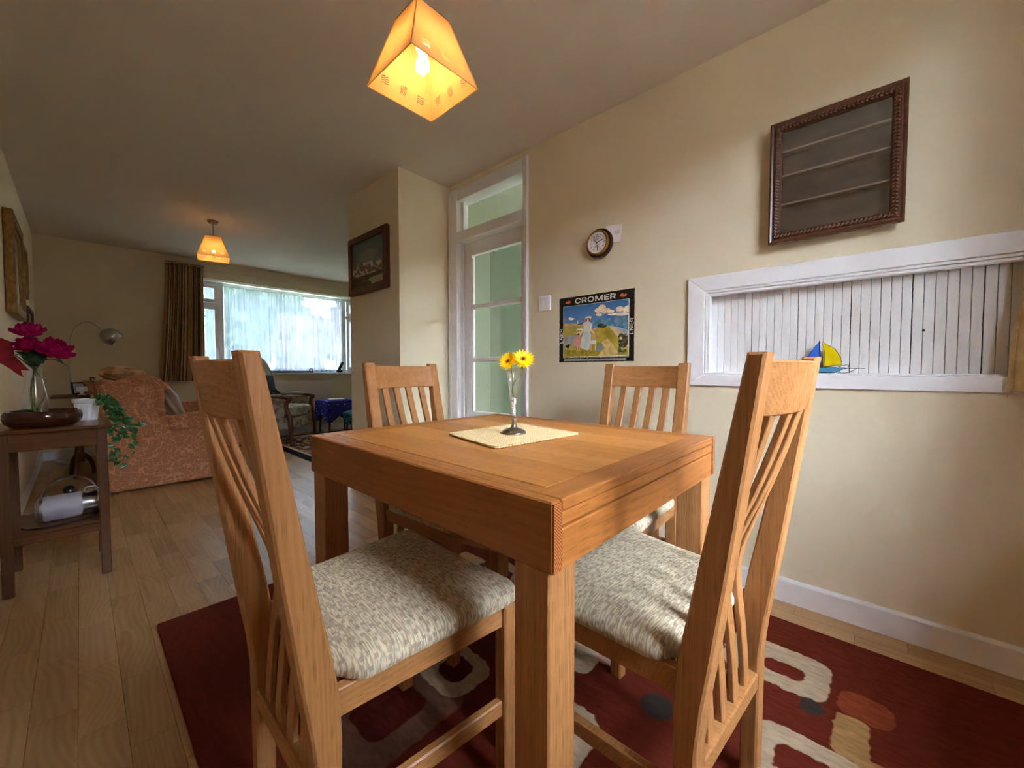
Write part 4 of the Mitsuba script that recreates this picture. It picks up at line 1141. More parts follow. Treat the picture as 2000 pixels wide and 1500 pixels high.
BX, BY, BZ = -0.116, 2.775, 0.7065
solo('wooden_bowl', lathe([(0, 0), (0.085, 0), (0.100, 0.004), (0.116, 0.018), (0.121, 0.036), (0.119, 0.054), (0.112, 0.068), (0.106, 0.070), (0.104, 0.064), (0.100, 0.030), (0.085, 0.014), (0, 0.012)], 64, (BX, BY, BZ)), 'bowl_wood',
     'shallow dark turned wooden bowl on the side table', 'bowl', smooth=40)
GX, GY, GZ = -0.140, 2.80, BZ + 0.0135
solo('glass_vase', lathe([(0, 0), (0.034, 0), (0.038, 0.006), (0.040, 0.05), (0.042, 0.085), (0.038, 0.12), (0.030, 0.165), (0.0245, 0.205), (0.024, 0.225), (0.028, 0.255), (0.036, 0.278),
                          (0.0345, 0.279), (0.0265, 0.255), (0.0225, 0.225), (0.023, 0.205), (0.0285, 0.165), (0.036, 0.12), (0.0395, 0.085), (0.0375, 0.05), (0.035, 0.012), (0, 0.010)], 56, (GX, GY, GZ)), 'clear_glass',
     'waisted clear glass vase holding the peonies in the wooden bowl', 'vase', smooth=40)


def peony(c, n, R, lab, squash=0.62):
    k = thing('peony', lab, 'flower', 'peonies in the glass vase')
    u, v, w = basis(n); M = frame(c, u, v, w)
    ruff = []
    pet = mikit.ply(petal_mesh(R * 0.80, R * 0.78, 0.28, 0.30, 8, 7), 'magenta_petal', smooth=True)
    for lay, (cnt, tilt, rad, sc) in enumerate(((8, 0.10, 0.16, 1.0), (8, 0.45, 0.12, 0.92))):
        for i in range(cnt):
            A = M @ rot(2 * math.pi * (i + 0.5 * lay) / cnt + 0.25 * rng.random(), [0, 0, 1]) @ rot(-tilt - 0.2 * rng.random(), [0, 1, 0]) @ np.diag([sc, sc, sc, 1.0]) @ rot(0, [0, 0, 1], (rad * R, 0, -0.08 * R))
            kk = num(f'{k}__petal'); scene[kk] = {**pet, 'to_world': T(A.tolist())}
    for lay, (cnt, tilt, L) in enumerate(((13, 0.70, 0.72), (12, 0.95, 0.66), (10, 1.2, 0.58), (7, 1.42, 0.5))):
        for i in range(cnt):
            q = petal_mesh(L * R, 0.52 * R, 0.3, 0.4, 6, 5)
            q.vertices[:, 2] += 0.03 * R * np.sin(q.vertices[:, 1] / R * 22 + i)
            ruff.append(mv(q, M @ rot(2 * math.pi * (i + 0.37 * lay) / cnt + 0.3 * rng.random(), [0, 0, 1]) @ rot(-tilt + 0.25 * (rng.random() - .5), [0, 1, 0], (0, 0, 0))))
    put('inner_petals', cat(ruff), 'magenta_petal', k, smooth=True)
    put('stem', tube(spline([np.array(c) - 0.01 * w, np.array(c) * 0.5 + np.array([GX, GY, GZ + 0.26]) * 0.5 - 0.02 * w, (GX + 0.008 * (rng.random() - .5), GY + 0.008 * (rng.random() - .5), GZ + 0.23), (GX + 0.02 * (rng.random() - .5), GY + 0.02 * (rng.random() - .5), GZ + 0.03)], 20), 0.0028, 8), 'stem_green', k, smooth=True)


peony((-0.148, 2.80, 1.118), (-0.10, -0.45, 0.85), 0.062, 'magenta peony at the top of the glass vase bouquet')
peony((-0.082, 2.76, 1.035), (0.32, -0.55, 0.62), 0.076, 'largest magenta peony on the right of the bouquet')
peony((-0.150, 2.755, 1.060), (-0.2, -0.6, 0.5), 0.050, 'magenta peony low in the middle of the bouquet')


def leaf_poly(L, w, n=14, lobes=0.0):
    t = np.linspace(0, 1, n); h = w * np.sin(np.pi * t ** 0.8) * (1 + lobes * np.sin(t * 18)) / 2
    return t * L, h


def leafmesh(pts, w, roll=0.0, fold=0.2, up=(0, 0, 1)):
    P = spline(pts, 14); d = np.gradient(P, axis=0); d /= np.linalg.norm(d, axis=1, keepdims=True)
    s = np.cross(d, np.array(up, float)); s /= np.linalg.norm(s, axis=1, keepdims=True); nn = np.cross(s, d)
    h = w * np.sin(np.pi * np.linspace(0.03, 1, 14) ** 0.85) / 2
    V = np.vstack([P + s * h[:, None] + nn * (fold * h)[:, None], P, P - s * h[:, None] + nn * (fold * h)[:, None]]); F = []
    for a_ in (0, 14):
        for i in range(13):
            q = a_ + i; F += [[q, q + 1, q + 15], [q, q + 15, q + 14]]
    return trimesh.Trimesh(V, F, process=False)


fo = thing('bouquet_foliage', 'dark green leaves and one deep red leaf in the peony vase', 'leaves')
top = np.array([GX, GY, GZ + 0.27])
tips = [((-0.030, 2.72, 0.962), 0.034, .03), ((-0.050, 2.70, 0.995), 0.05, .03), ((-0.205, 2.73, 1.075), 0.05, .03), ((-0.195, 2.70, 1.035), 0.05, .02), ((-0.12, 2.69, 1.05), 0.05, .02), ((-0.165, 2.69, 1.01), 0.052, .02),
        ((-0.09, 2.69, 1.015), 0.05, .02), ((-0.215, 2.76, 1.0), 0.04, .03), ((-0.14, 2.68, 1.03), 0.05, .0), ((-0.075, 2.80, 1.02), 0.05, .02), ((-0.185, 2.80, 1.05), 0.05, .02), ((-0.105, 2.68, 0.985), 0.045, .01)]
for tip, w, z in tips:
    tip = np.array(tip); mid = (tip + top) / 2 + [0, -0.01, z]
    put('leaf', leafmesh([top + [0, 0, -0.02], mid, tip], w), 'green_leaf', fo, smooth=True)
rl = np.array([(-0.262, 1.085), (-0.225, 1.095), (-0.196, 1.080), (-0.190, 1.02), (-0.168, 0.985), (-0.150, 0.955), (-0.176, 0.958), (-0.168, 0.925), (-0.190, 0.945), (-0.205, 0.965), (-0.232, 0.99), (-0.262, 1.03)])
put('red_leaf', prism(rl, -2.772, -2.7705, 0, XZ), 'red_leaf', fo, label='deep red pointed leaf')
put('leaf_stem', tube(spline([(-0.22, 2.772, 1.06), (-0.17, 2.79, 1.0), (GX, GY, GZ + 0.24), (GX, GY, GZ + 0.05)], 16), 0.002, 6), 'stem_green', fo, smooth=True)

# ivy
iv = thing('potted_ivy', 'trailing variegated ivy in a white ribbed pot on the side table', 'plant')
IX, IY, IZ = 0.020, 2.945, 0.7065
a = np.arange(64) * 2 * math.pi / 64; V = []
pf2 = [(0.036, 0), (0.038, 0.012), (0.037, 0.016), (0.046, 0.085), (0.051, 0.088), (0.053, 0.100), (0.053, 0.106), (0.049, 0.106), (0.045, 0.085)]
for q, (r, z) in enumerate(pf2):
    rr = r * (1 + (0.022 * np.cos(16 * a) if 2 < q < 4 or q == 2 else 0))
    V.append(np.column_stack([rr * np.cos(a), rr * np.sin(a), np.full(64, z)]))
V = np.vstack(V + [np.array([[0, 0, 0], [0, 0, 0.085]])]); F = []
for i in range(len(pf2) - 1):
    for j in range(64):
        q = (j + 1) % 64; F += [[i * 64 + j, i * 64 + q, (i + 1) * 64 + q], [i * 64 + j, (i + 1) * 64 + q, (i + 1) * 64 + j]]
n_ = len(pf2) * 64
for j in range(64):
    q = (j + 1) % 64; F += [[n_, q, j], [n_ + 1, n_ - 64 + j, n_ - 64 + q]]
put('pot', trimesh.Trimesh(V + [IX, IY, IZ], F, process=False), 'white_ceramic', iv, smooth=35)
ivl = np.array([(0, 0), (0.30, -0.42), (0.46, -0.30), (0.62, -0.34), (0.72, -0.14), (1.0, 0), (0.72, 0.14), (0.62, 0.34), (0.46, 0.30), (0.30, 0.42)])
tv, tf = trimesh.creation.triangulate_polygon(Polygon(ivl), engine='earcut')
lv3 = np.column_stack([tv, 0.18 * np.abs(tv[:, 1]) - 0.15 * tv[:, 0] ** 2]) * 0.034
ivy = mikit.ply(trimesh.Trimesh(lv3, tf, process=False), 'ivy_leaf')
runs = [[(0.055, 2.93, 0.812), (0.085, 2.90, 0.815), (0.125, 2.90, 0.765), (0.165, 2.90, 0.70), (0.205, 2.90, 0.655)],
        [(0.06, 2.94, 0.812), (0.10, 2.92, 0.81), (0.115, 2.91, 0.74), (0.14, 2.90, 0.66), (0.135, 2.90, 0.60)],
        [(0.05, 2.92, 0.812), (0.09, 2.90, 0.80), (0.108, 2.89, 0.70), (0.108, 2.89, 0.60), (0.110, 2.89, 0.50), (0.145, 2.89, 0.478)],
        [(0.06, 2.93, 0.81), (0.12, 2.92, 0.75), (0.175, 2.92, 0.66), (0.190, 2.91, 0.58), (0.175, 2.90, 0.53), (0.16, 2.90, 0.50)],
        [(0.04, 2.91, 0.812), (0.062, 2.885, 0.815), (0.085, 2.88, 0.79), (0.11, 2.88, 0.77)]]
stt = []
for rr, cnt in zip(runs, (34, 26, 34, 26, 10)):
    P = spline(rr, 60); stt.append(tube(P, 0.0013, 5))
    for q in range(cnt):
        p = P[min(59, int(6 + 54 * (q + rng.random()) / cnt))] + rng.normal(0, 0.008, 3)
        d = np.array([rng.normal(0, 0.6), -0.5 + rng.normal(0, 0.4), -0.4 + rng.normal(0, 0.5)]); d /= np.linalg.norm(d)
        w = np.array([0.1, -0.8, 0.6]) + rng.normal(0, 0.45, 3); w -= d * (w @ d); w /= np.linalg.norm(w)
        s_ = 0.75 + 0.5 * rng.random(); M = np.eye(4); M[:3, 0], M[:3, 1], M[:3, 2], M[:3, 3] = d * s_, np.cross(w, d) * s_, w * s_, p
        kk = num(f'{iv}__leaf'); scene[kk] = {**ivy, 'to_world': T(M.tolist())}
put('stems', cat(stt), 'stem_green', iv, smooth=True)
put('soil', lathe([(0, 0.086), (0.046, 0.086), (0.046, 0.092), (0, 0.096)], 24, (IX, IY, IZ)), 'bark', iv)

# pot lid and steel flask on the shelf
fk = thing('steel_flask', 'steel flask lying on its side in a grey card sleeve on the lower shelf', 'flask')
MF = frame((-0.15, 2.80, 0.318), (0, 1, 0), (0, 0, 1), (1, 0, 0)) @ rot(0.0, [0, 0, 1])
tl_ = rot(-0.05, [0, 1, 0]); tl_[:3, 3] = 0
put('body', mv(lathe([(0, 0.0), (0.05, 0.002), (0.055, 0.010), (0.056, 0.19), (0.052, 0.197), (0.04, 0.200), (0, 0.2)], 40), MF), 'steel', fk, smooth=30)
put('sleeve', mv(lathe([(0.0575, 0.02), (0.0575, 0.142), (0.0565, 0.142), (0.0565, 0.02), (0.0575, 0.02)], 40), MF), 'card_grey', fk, smooth=30)
put('sleeve_end', mv(lathe([(0, -0.006), (0.04, -0.004), (0.0576, 0.021), (0.0570, 0.021), (0, -0.002)], 8), MF), 'card_grey', fk)
put('handle', tube(spline([(0.0, 2.80, 0.372), (0.005, 2.80, 0.392), (0.03, 2.80, 0.392), (0.046, 2.80, 0.372)], 16), 0.004, 8), 'steel', fk, smooth=True)
ld = thing('pan_cover', 'domed glass pan cover with a black knob standing behind the steel flask', 'pan cover')
ML = frame((-0.050, 2.93, 0.345), (1, 0, 0), (0, 0.5, 0.866), (0, -0.866, 0.5)) @ rot(0, [0, 0, 1])
put('dome', mv(lathe([(0.090, 0), (0.082, 0.016), (0.06, 0.030), (0.03, 0.038), (0, 0.040), (0, 0.037), (0.03, 0.035), (0.06, 0.027), (0.08, 0.014), (0.088, 0.0)], 40), ML), 'clear_glass', ld, smooth=40)
put('rim', mv(lathe([(0.087, -0.003), (0.093, -0.003), (0.094, 0.002), (0.088, 0.003), (0.087, -0.003)], 40), ML), 'steel', ld, smooth=40)
put('knob', mv(lathe([(0, 0.038), (0.008, 0.038), (0.008, 0.050), (0.020, 0.056), (0.021, 0.064), (0.014, 0.070), (0, 0.071)], 24), ML), 'black_gloss', ld, smooth=40)
solo('power_cord', tube(spline([(-0.19, 2.74, 0.264), (-0.17, 2.70, 0.264), (-0.12, 2.68, 0.264), (-0.05, 2.69, 0.2645), (0.02, 2.72, 0.264), (0.04, 2.80, 0.264)], 50), 0.0032, 8), 'black_matt', 'thin black cord looped on the shelf in front of the flask', 'cord', smooth=True)

# ================================================================ living room
# sofa: its side faces the camera, its seat faces the right
sf = thing('sofa', 'terracotta patterned wing sofa seen from its side in the living room', 'sofa')
side = [(0.125, 0.02), (0.95, 0.02), (0.965, 0.06), (0.97, 0.40), (0.985, 0.47), (0.985, 0.54), (0.965, 0.585), (0.92, 0.603), (0.80, 0.602), (0.62, 0.588), (0.52, 0.572), (0.470, 0.585), (0.455, 0.64), (0.462, 0.74),
        (0.462, 0.83), (0.445, 0.885), (0.40, 0.915), (0.34, 0.918), (0.26, 0.900), (0.17, 0.868), (0.108, 0.848), (0.085, 0.80), (0.10, 0.4)]
sp = Polygon(side).buffer(0.012).buffer(-0.024).buffer(0.012).simplify(0.0015)
sp = np.array(sp.exterior.coords)[:-1]
def rolled(y0, y1):
    a_ = prism(sp, -y1, -y0, 0.012, XZ)
    return a_
for y0, y1 in ((4.262, 4.40), (5.70, 5.84)):
    put('arm', rolled(y0, y1), 'sofa_fabric', sf, smooth=40)
for y0, y1, s in ((4.40, 4.40, 1),):
    rl_ = [(0.485, 0.535), (0.62, 0.548), (0.80, 0.560), (0.93, 0.556), (0.955, 0.545)]
    put('arm_roll', tube(spline([(x, 4.285, z - 0.03) for x, z in rl_], 20), 0.058, 16), 'sofa_fabric', sf, smooth=True)
    put('wing_roll', tube(spline([(0.10, 4.285, 0.800), (0.20, 4.285, 0.842), (0.33, 4.285, 0.874), (0.405, 4.285, 0.862), (0.428, 4.285, 0.80), (0.425, 4.285, 0.68), (0.44, 4.285, 0.60)], 40), 0.036, 14), 'sofa_fabric', sf, smooth=True)
put('back', prism([(0.10, 0.06), (0.34, 0.06), (0.30, 0.50), (0.26, 0.80), (0.22, 0.855), (0.15, 0.855), (0.095, 0.80)], -5.70, -4.40, 0.0, XZ), 'sofa_fabric', sf)
put('base', box(0.14, 0.93, 4.40, 5.70, 0.03, 0.29, 0.01), 'sofa_fabric', sf)
for y0 in (4.405, 5.055):
    put('seat_cushion', blob(0.31, 0.322, 0.075, (0.645, y0 + 0.322, 0.368), 5.0, 4), 'sofa_fabric', sf, smooth=True)
    put('back_cushion', mv(blob(0.085, 0.318, 0.22, (0, 0, 0), 4.0, 4), rot(-0.15, [0, 1, 0], (0.36, y0 + 0.322, 0.62))), 'sofa_fabric', sf, smooth=True)
for x in (0.16, 0.88):
    for y in (4.30, 5.78):
        put('foot', lathe([(0, 0), (0.018, 0), (0.024, 0.025), (0, 0.025)], 16, (x, y, 0)), 'dark_wood_z', sf)
solo('bolster_cushion', mv(blob(0.135, 0.20, 0.060, (0, 0, 0), 2.6, 4, 0.10, 3), rot(0.08, [0, 1, 0], (0.24, 4.62, 0.927))), 'tan_cushion', 'crumpled tan cushion lying on top of the sofa back', 'cushion', smooth=True)
solo('striped_cushion', mv(blob(0.070, 0.20, 0.175, (0, 0, 0), 3.0, 4), rot(-0.28, [0, 1, 0], (0.545, 4.61, 0.62))), 'satin_cushion', 'brown satin striped cushion leaning inside the sofa arm', 'cushion', smooth=True)
solo('peach_cushion', mv(blob(0.06, 0.18, 0.17, (0, 0, 0), 2.6, 4), rot(-0.25, [0, 1, 0], (0.56, 5.05, 0.68))), 'sofa_fabric', 'peach cushion whose corner shows behind the brown satin cushion', 'cushion', smooth=True)

# small table behind the sofa with its things
lt = thing('lamp_table', 'small dark tripod table behind the side table by the sofa', 'table')
LX, LY = -0.02, 5.20
put('top', box(LX - 0.155, LX + 0.078, LY - 0.12, LY + 0.16, 0.712, 0.738, 0.006), 'dark_wood_x', lt)
put('column', lathe([(0, 0.14), (0.03, 0.14), (0.034, 0.2), (0.02, 0.3), (0.026, 0.42), (0.018, 0.55), (0.03, 0.70), (0, 0.712)], 24, (LX, LY, 0)), 'dark_wood_z', lt, smooth=40)
for q in range(3):
    a_ = 2 * math.pi * q / 3 - 1.9
    put('foot', tube(spline([(LX, LY, 0.22), (LX + 0.05 * math.cos(a_), LY + 0.07 * math.sin(a_), 0.17), (LX + 0.085 * math.cos(a_), LY + 0.15 * math.sin(a_), 0.016)], 14), [0.020 - 0.0006 * i for i in range(14)], 10), 'dark_wood_z', lt, smooth=True)
ph = thing('photo_frame', 'small dark framed photograph leaning back on the lamp table', 'photo frame')
MH = rotz(0.35, (-0.012, 5.17, 0.794)) @ rot(-0.28, [1, 0, 0]) @ XZ
put('frame', mv(cut(box(-0.045, 0.045, -0.055, 0.055, 0, 0.012, 0.002), box(-0.034, 0.034, -0.044, 0.044, 0.006, 1)), MH), 'black_gloss', ph)
put('photograph', mv(box(-0.035, 0.035, -0.045, 0.045, 0.0058, 0.007), MH), 'card_grey', ph)
solo('white_candle_pot', lathe([(0, 0), (0.024, 0), (0.03, 0.006), (0.012, 0.014), (0.012, 0.028), (0.032, 0.034), (0.034, 0.075), (0.03, 0.075), (0.028, 0.04), (0, 0.038)], 24, (0.010, 5.09, 0.7385)), 'white_ceramic', 'small white candle pot in front of the photo frame', 'candle holder', smooth=40)
tv_ = thing('tan_vase', 'flared tan pottery vase with a twig beside the sofa on the lamp table', 'vase')
put('body', lathe([(0, 0), (0.022, 0), (0.020, 0.03), (0.022, 0.08), (0.040, 0.125), (0.037, 0.127), (0.018, 0.08), (0, 0.075)], 24, (0.052, 5.14, 0.7385)), 'tan_cushion', tv_, smooth=40)
put('twig', cat(tube([(0.052, 5.14, 0.82), (0.069, 5.13, 0.89)], 0.004, 6), tube([(0.054, 5.13, 0.885), (0.099, 5.13, 0.89)], 0.004, 6), tube([(0.069, 5.13, 0.89), (0.094, 5.13, 0.87)], 0.004, 6)), 'dark_wood_z', tv_)
solo('straw_card', mv(box(-0.035, 0.035, 0, 0.115, -0.001, 0.001), rotz(0.2, (0.025, 5.25, 0.739)) @ rot(-0.2, [1, 0, 0]) @ XZ), 'straw', 'straw coloured card standing behind the photo frame', 'card')

# arc lamp
al = thing('arc_floor_lamp', 'slim arched floor lamp with a chrome globe shade against the far wall', 'lamp')
AY = 6.15
put('pole', tube(spline([(-0.062, AY, 0.03), (-0.062, AY, 0.6), (-0.060, AY, 1.18), (-0.045, AY, 1.32), (0.0, AY, 1.425), (0.07, AY, 1.462), (0.135, AY, 1.425), (0.178, AY, 1.37)], 60), 0.0065, 10), 'pewter', al, smooth=True)
put('base', lathe([(0, 0), (0.13, 0), (0.13, 0.02), (0.03, 0.03), (0.012, 0.045), (0, 0.045)], 40, (-0.062, AY, 0)), 'chrome', al, smooth=30)
hd = lathe([(0.072, -0.055), (0.088, -0.02), (0.090, 0.01), (0.080, 0.045), (0.055, 0.078), (0.02, 0.096), (0, 0.098), (0, 0.095), (0.05, 0.074), (0.076, 0.042), (0.086, 0.01), (0.084, -0.02), (0.069, -0.054), (0.072, -0.055)], 40)
put('shade', mv(hd, frame((0.245, AY - 0.01, 1.315), (0.6, 0, 0.8), (0, 1, 0), (-0.8, 0, 0.6))), 'chrome', al, smooth=40)

# armchair
ac = thing('armchair', 'wooden framed fireside armchair with grey upholstery by the far window', 'armchair')
MA = rotz(math.radians(-46), (1.965, 5.575, 0.0085))      # local x forward, y left; origin at the front middle
def arm_side(s):
    y = s * 0.31
    put('arm', mv(tube(spline([(-0.52, y, 0.60), (-0.30, y, 0.625), (-0.06, y, 0.605), (0.02, y, 0.585)], 24), 0.021, 10), MA), 'chair_wood', ac, smooth=True)
    put('front_leg', mv(tube(spline([(0.015, y, 0.585), (-0.03, y, 0.50), (0.0, y, 0.38), (0.02, y, 0.25), (0.035, y, 0.0)], 24), [0.024] * 10 + [0.026] * 6 + [0.020] * 8, 10), MA), 'chair_wood', ac, smooth=True)
    put('rear_leg', mv(tube(spline([(-0.53, y, 0.60), (-0.54, y, 0.4), (-0.56, y, 0.2), (-0.60, y, 0.0)], 16), 0.022, 10), MA), 'chair_wood', ac, smooth=True)
    put('side_panel', mv(box(-0.50, -0.06, y - 0.012, y + 0.012, 0.29, 0.59, 0.008), MA), 'arm_fabric', ac)
    put('arm_pad', mv(blob(0.20, 0.03, 0.016, (-0.27, y, 0.628), 3, 3), MA), 'arm_fabric', ac, smooth=True)
for s in (-1, 1): arm_side(s)
put('seat_base', mv(box(-0.52, 0.0, -0.29, 0.29, 0.20, 0.345, 0.012), MA), 'arm_fabric', ac)
put('seat_cushion', mv(blob(0.285, 0.285, 0.075, (-0.23, 0, 0.42), 4.0, 4), MA), 'arm_fabric', ac, smooth=True)
bk = blob(0.07, 0.275, 0.37, (0, 0, 0), 3.0, 4)
put('back', mv(bk, MA @ rot(-0.22, [0, 1, 0], (-0.53, 0, 0.76))), 'arm_fabric', ac, smooth=True)
shw = thing('black_shawl', 'black fringed shawl draped over the back of the armchair', 'shawl')
MK = MA @ rot(-0.22, [0, 1, 0], (-0.53, 0, 0.76))
V, F = [], []
nA, nB = 30, 14
for i in range(nA):
    y = -0.285 + 0.57 * i / (nA - 1)
    for j in range(nB):
        z = 0.10 - 0.20 * j / (nB - 1)
        V.append([0.079 * (1 - min(1, abs(y / 0.285)) ** 4) + 0.012 + 0.006 * math.sin(26 * y + 5 * z), y, z])
for i in range(nA - 1):
    for j in range(nB - 1):
        q = i * nB + j; F += [[q, q + 1, q + nB + 1], [q, q + nB + 1, q + nB]]
put('cloth', mv(trimesh.Trimesh(V, F, process=False), MK), 'black_matt', shw, smooth=True)
put('fringe', cat([mv(tube([(0.079 * (1 - abs(y / 0.285) ** 4) + 0.014, y, -0.10), (0.09, y + 0.01 * math.sin(y * 90), -0.17 - 0.03 * math.sin(y * 50))], 0.004, 5), MK) for y in np.linspace(-0.27, 0.27, 40)]), 'black_matt', shw, kind='stuff')

# blue clothed table, magazines, stool
bl = thing('blue_cloth_table', 'low table under a dark blue patterned cloth beyond the armchair', 'table')
TXc, TYc = 2.60, 5.95
for sx in (-1, 1):
    for sy in (-1, 1):
        put('leg', tube([(TXc + sx * 0.19, TYc + sy * 0.17, 0.0085), (TXc + sx * 0.17, TYc + sy * 0.15, 0.49)], [0.012, 0.018], 10), 'dark_wood_z', bl, smooth=True)
put('top', box(TXc - 0.22, TXc + 0.22, TYc - 0.20, TYc + 0.20, 0.485, 0.503, 0.004), 'dark_wood_x', bl)
V, F = [], []
n_ = 160
for lev_ in range(9):
    for j in range(n_):
        a_ = 2 * math.pi * j / n_; c_, s_ = math.cos(a_), math.sin(a_)
        k_ = 1 / max(abs(c_) / 0.235, abs(s_) / 0.215)
        if lev_ == 0: r_, z_ = 0.0, 0.509
        elif lev_ == 1: r_, z_ = k_ * 0.97, 0.509
        else:
            t_ = (lev_ - 1) / 7
            r_ = k_ * (1.0 + 0.02 * t_ * math.sin(14 * a_)); z_ = 0.507 - t_ * (0.20 + 0.11 * abs(math.cos(2 * a_ - math.pi / 2)) ** 3)
        V.append([TXc + r_ * c_, TYc + r_ * s_, z_])
for i in range(8):
    for j in range(n_):
        q = (j + 1) % n_; F += [[i * n_ + j, i * n_ + q, (i + 1) * n_ + q], [i * n_ + j, (i + 1) * n_ + q, (i + 1) * n_ + j]]
solo('blue_tablecloth', trimesh.Trimesh(V, F, process=False), 'blue_cloth', 'dark blue tablecloth with pale sprigs hanging from the low table', 'tablecloth', smooth=40)
for q, (dx, rz_, mt_, lb) in enumerate(((0.0, 0.2, 'burgundy_gloss', 'dark red magazine lying on the blue tablecloth, lower in the pile'), (-0.03, -0.25, 'paper_white', 'white magazine on top of the dark red one on the blue tablecloth'))):
    solo('magazine', mv(box(-0.11, 0.11, -0.075, 0.075, 0, 0.008, 0.002), rotz(rz_, (TXc + dx, TYc - 0.04, 0.511 + 0.0085 * q))), mt_, lb, 'magazine')
so = thing('teal_stool', 'small stool with a teal patterned top half hidden by the pier', 'stool')
SXc, SYc = 2.655, 5.50
put('seat', blob(0.15, 0.15, 0.055, (SXc, SYc, 0.325), 3, 3), 'teal_fabric', so, smooth=True)
put('skirt', lathe([(0.145, 0.19), (0.152, 0.25), (0.150, 0.32), (0.146, 0.32), (0.147, 0.25), (0.140, 0.19), (0.145, 0.19)], 40, (SXc, SYc, 0)), 'teal_fabric', so, smooth=40)
for q in range(4):
    a_ = math.pi / 4 + q * math.pi / 2
    put('leg', tube([(SXc + 0.12 * math.cos(a_), SYc + 0.12 * math.sin(a_), 0.008), (SXc + 0.10 * math.cos(a_), SYc + 0.10 * math.sin(a_), 0.29)], 0.014, 10), 'dark_wood_z', so, smooth=True)

# radiator
ra = thing('radiator', 'pale panel radiator on the wall below the far window', 'radiator')
put('panel', box(1.75, 2.705, YF - 0.085, YF - 0.065, 0.18, 0.795, 0.006), 'radiator_white', ra)
put('top_grille', box(1.75, 2.705, YF - 0.085, YF - 0.035, 0.785, 0.800, 0.003), 'radiator_white', ra)
put('side_cover', cat(box(2.695, 2.706, YF - 0.085, YF - 0.035, 0.18, 0.79)), 'radiator_white', ra)
put('bracket', cat(box(1.9, 1.94, YF - 0.066, YF - 0.001, 0.3, 0.34), box(2.5, 2.54, YF - 0.066, YF - 0.001, 0.3, 0.34)), 'radiator_white', ra)

# on the sill
pn = thing('cordless_phone', 'black cordless phone in its cradle on the window sill', 'phone')
put('cradle', blob(0.050, 0.035, 0.020, (2.83, YF - 0.015, WZ0 + 0.0205), 4, 3), 'black_gloss', pn, smooth=True)
put('handset', mv(blob(0.022, 0.014, 0.078, (0, 0, 0), 4, 3), rot(0.5, [0, 1, 0], (2.862, YF - 0.005, WZ0 + 0.100))), 'black_gloss', pn, smooth=True)
kb = thing('black_tray', 'long flat black tray on the window sill behind the armchair', 'tray')
put('base', box(1.82, 2.42, YF - 0.055, YF + 0.035, WZ0 + 0.0015, WZ0 + 0.022, 0.004), 'black_matt', kb)
put('end_handle', tube(spline([(2.395, YF - 0.01, WZ0 + 0.018), (2.385, YF - 0.01, WZ0 + 0.055), (2.405, YF - 0.01, WZ0 + 0.058), (2.415, YF - 0.01, WZ0 + 0.018)], 14), 0.006, 8), 'black_gloss', kb, smooth=True)

# ================================================================ outside
struct('ground_rear', box(-8, 8, -12, YR - 0.15, -0.25, -0.15), 'paving_dark', label='garden behind the camera')
struct('wall_sky_blocker', box(-8, 8, -5.2, -5.0, -0.2, 2.9), 'blocker_brown', label='added unseen wall blocking low sky behind the camera')  # unseen wall added to hide the low sky from the rear window
struct('trim_sky_blocker', box(-2.5, 3.5, -1.35, YR - 0.151, 2.42, 2.60), 'blocker_brown', label='added unseen slab blocking high sky over the window behind the camera')  # unseen slab added to cut steep skylight near the rear wall
struct('wall_side_blocker', box(1.56, 3.5, -4.6, YR - 0.151, -0.2, 2.9), 'blocker_brown', label='added unseen block shading the left side of the room from behind the camera')  # unseen block added to keep skylight off the left wall
struct('ground_front', box(-8, 45, YF + 0.3, 60, -0.45, -0.40), 'grass', label='front lawn outside the far window')
bg = thing('bungalow', 'pale bungalow with a grey roof across the road beyond the net curtain', 'house')
put('wall', box(7.5, 16.5, 24, 30, -0.4, 2.0), 'render_white', bg)
put('roof', prism([(23.4, 1.9), (30.6, 1.9), (27, 4.4)], 7.0, 17.0, 0, frame((0, 0, 0), (0, 1, 0), (0, 0, 1), (1, 0, 0))), 'roof_tile', bg)
for x in (8.6, 10.8, 13.6, 15.0):
    f_ = put('window', box(x, x + 1.0, 23.94, 24.02, 0.5, 1.6), 'white_upvc', bg)
    put('pane', box(x + 0.08, x + 0.92, 23.92, 23.96, 0.58, 1.52), 'black_gloss', f_)
put('chimney', box(11.6, 12.2, 26.7, 27.3, 4.0, 5.1), 'roof_tile', bg)
solo('rounded_shrub', blob(0.62, 0.62, 1.05, (4.05, 11.5, 0.45), 2.6, 4, 0.05, 4, 6), 'purple_leaf', 'rounded grey purple shrub standing outside the far window', 'shrub', smooth=True)
solo('yellow_shrub', blob(0.45, 0.35, 0.28, (7.6, 16.0, 0.75), 2, 3, 0.3, 7, 5), 'yellow_leaf', 'yellow flowering shrub behind the white fence outside', 'shrub')
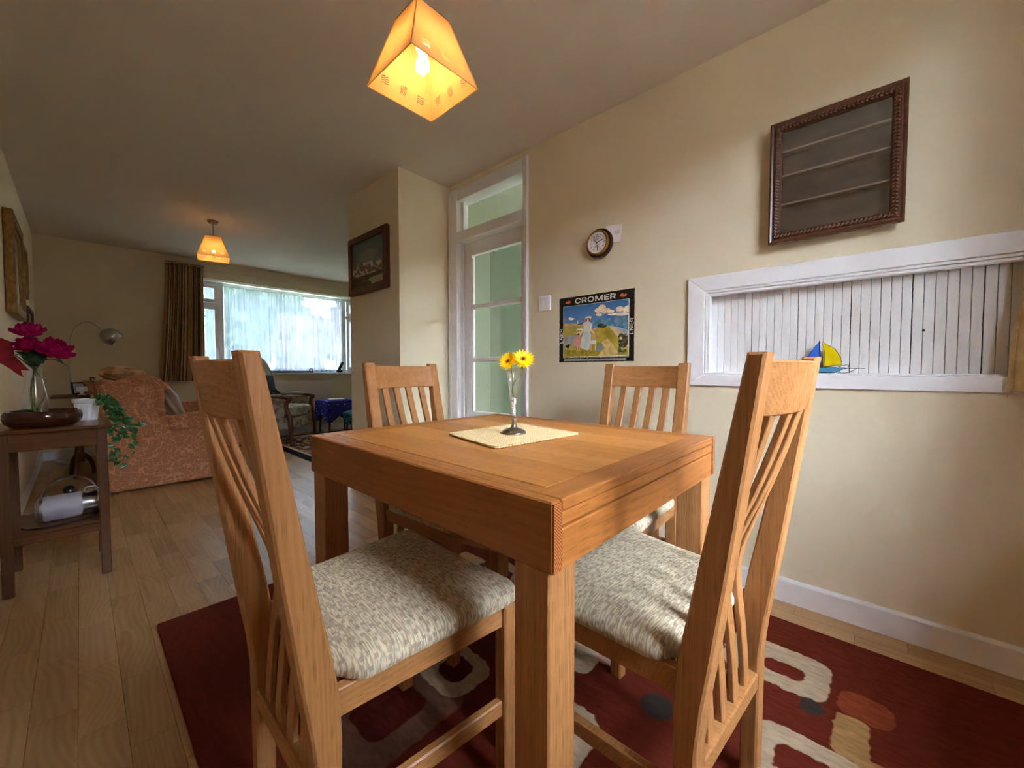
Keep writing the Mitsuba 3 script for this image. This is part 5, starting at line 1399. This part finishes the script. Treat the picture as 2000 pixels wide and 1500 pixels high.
solo('low_hedge', mv(box(-4, 4, -0.4, 0.4, 0, 1.0), rotz(0.0, (5.0, 14.0, -0.4))).subdivide().subdivide().subdivide(), 'hedge', 'clipped green hedge along the front garden outside', 'hedge')
fn_ = thing('white_fence', 'white picket fence on the right outside the far window', 'fence')
put('rail', cat(box(6.2, 8.6, 14.97, 15.0, 0.85, 0.92), box(6.2, 8.6, 14.97, 15.0, 0.1, 0.17)), 'white_upvc', fn_)
for k in range(16):
    put('picket', box(6.25 + k * 0.15, 6.32 + k * 0.15, 14.94, 14.97, -0.4, 1.0, 0.005), 'white_upvc', fn_)
solo('garden_path', box(2.2, 3.0, YF + 0.5, 10.8, -0.402, -0.385), 'paving', 'pale paved path across the front lawn outside', 'path')


def tree(name, lab, x, y, z, r, h, mat, cnt, seed, leaf=0.16):
    k = thing(name, lab, 'tree')
    g = np.random.default_rng(seed); P = g.normal(0, 1, (cnt, 3)); P /= np.linalg.norm(P, axis=1, keepdims=True); P *= (g.random((cnt, 1)) ** 0.4) * [r, r, h]
    V, F = [], []
    for i, p in enumerate(P):
        a_ = g.normal(0, 1, 3); a_ /= np.linalg.norm(a_); b_ = np.cross(a_, g.normal(0, 1, 3)); b_ /= np.linalg.norm(b_)
        s_ = leaf * (0.6 + 0.8 * g.random()); V += [p + a_ * s_, p + b_ * s_ * 0.6, p - a_ * s_, p - b_ * s_ * 0.6]; F += [[4 * i, 4 * i + 1, 4 * i + 2], [4 * i, 4 * i + 2, 4 * i + 3]]
    put('foliage', trimesh.Trimesh(np.array(V) + [x, y, z], F, process=False), mat, k)
    put('trunk', tube([(x, y, -0.4), (x + 0.05, y, z * 0.5), (x, y, z + h * 0.3)], [0.12, 0.10, 0.05], 8), 'bark', k)


tree('copper_tree', 'dark red leaved tree on the right beyond the far window', 8.2, 15.5, 3.0, 1.4, 1.9, 'copper_leaf', 2600, 3)
tree('green_tree', 'light green tree on the left beyond the far window', 2.7, 12.5, 2.6, 1.0, 2.1, 'hedge', 2200, 4)
tree('green_tree', 'tall pale tree behind the bungalow roof beyond the window', 10.5, 36.5, 4.5, 3.5, 3.5, 'hedge', 2200, 5, 0.35)
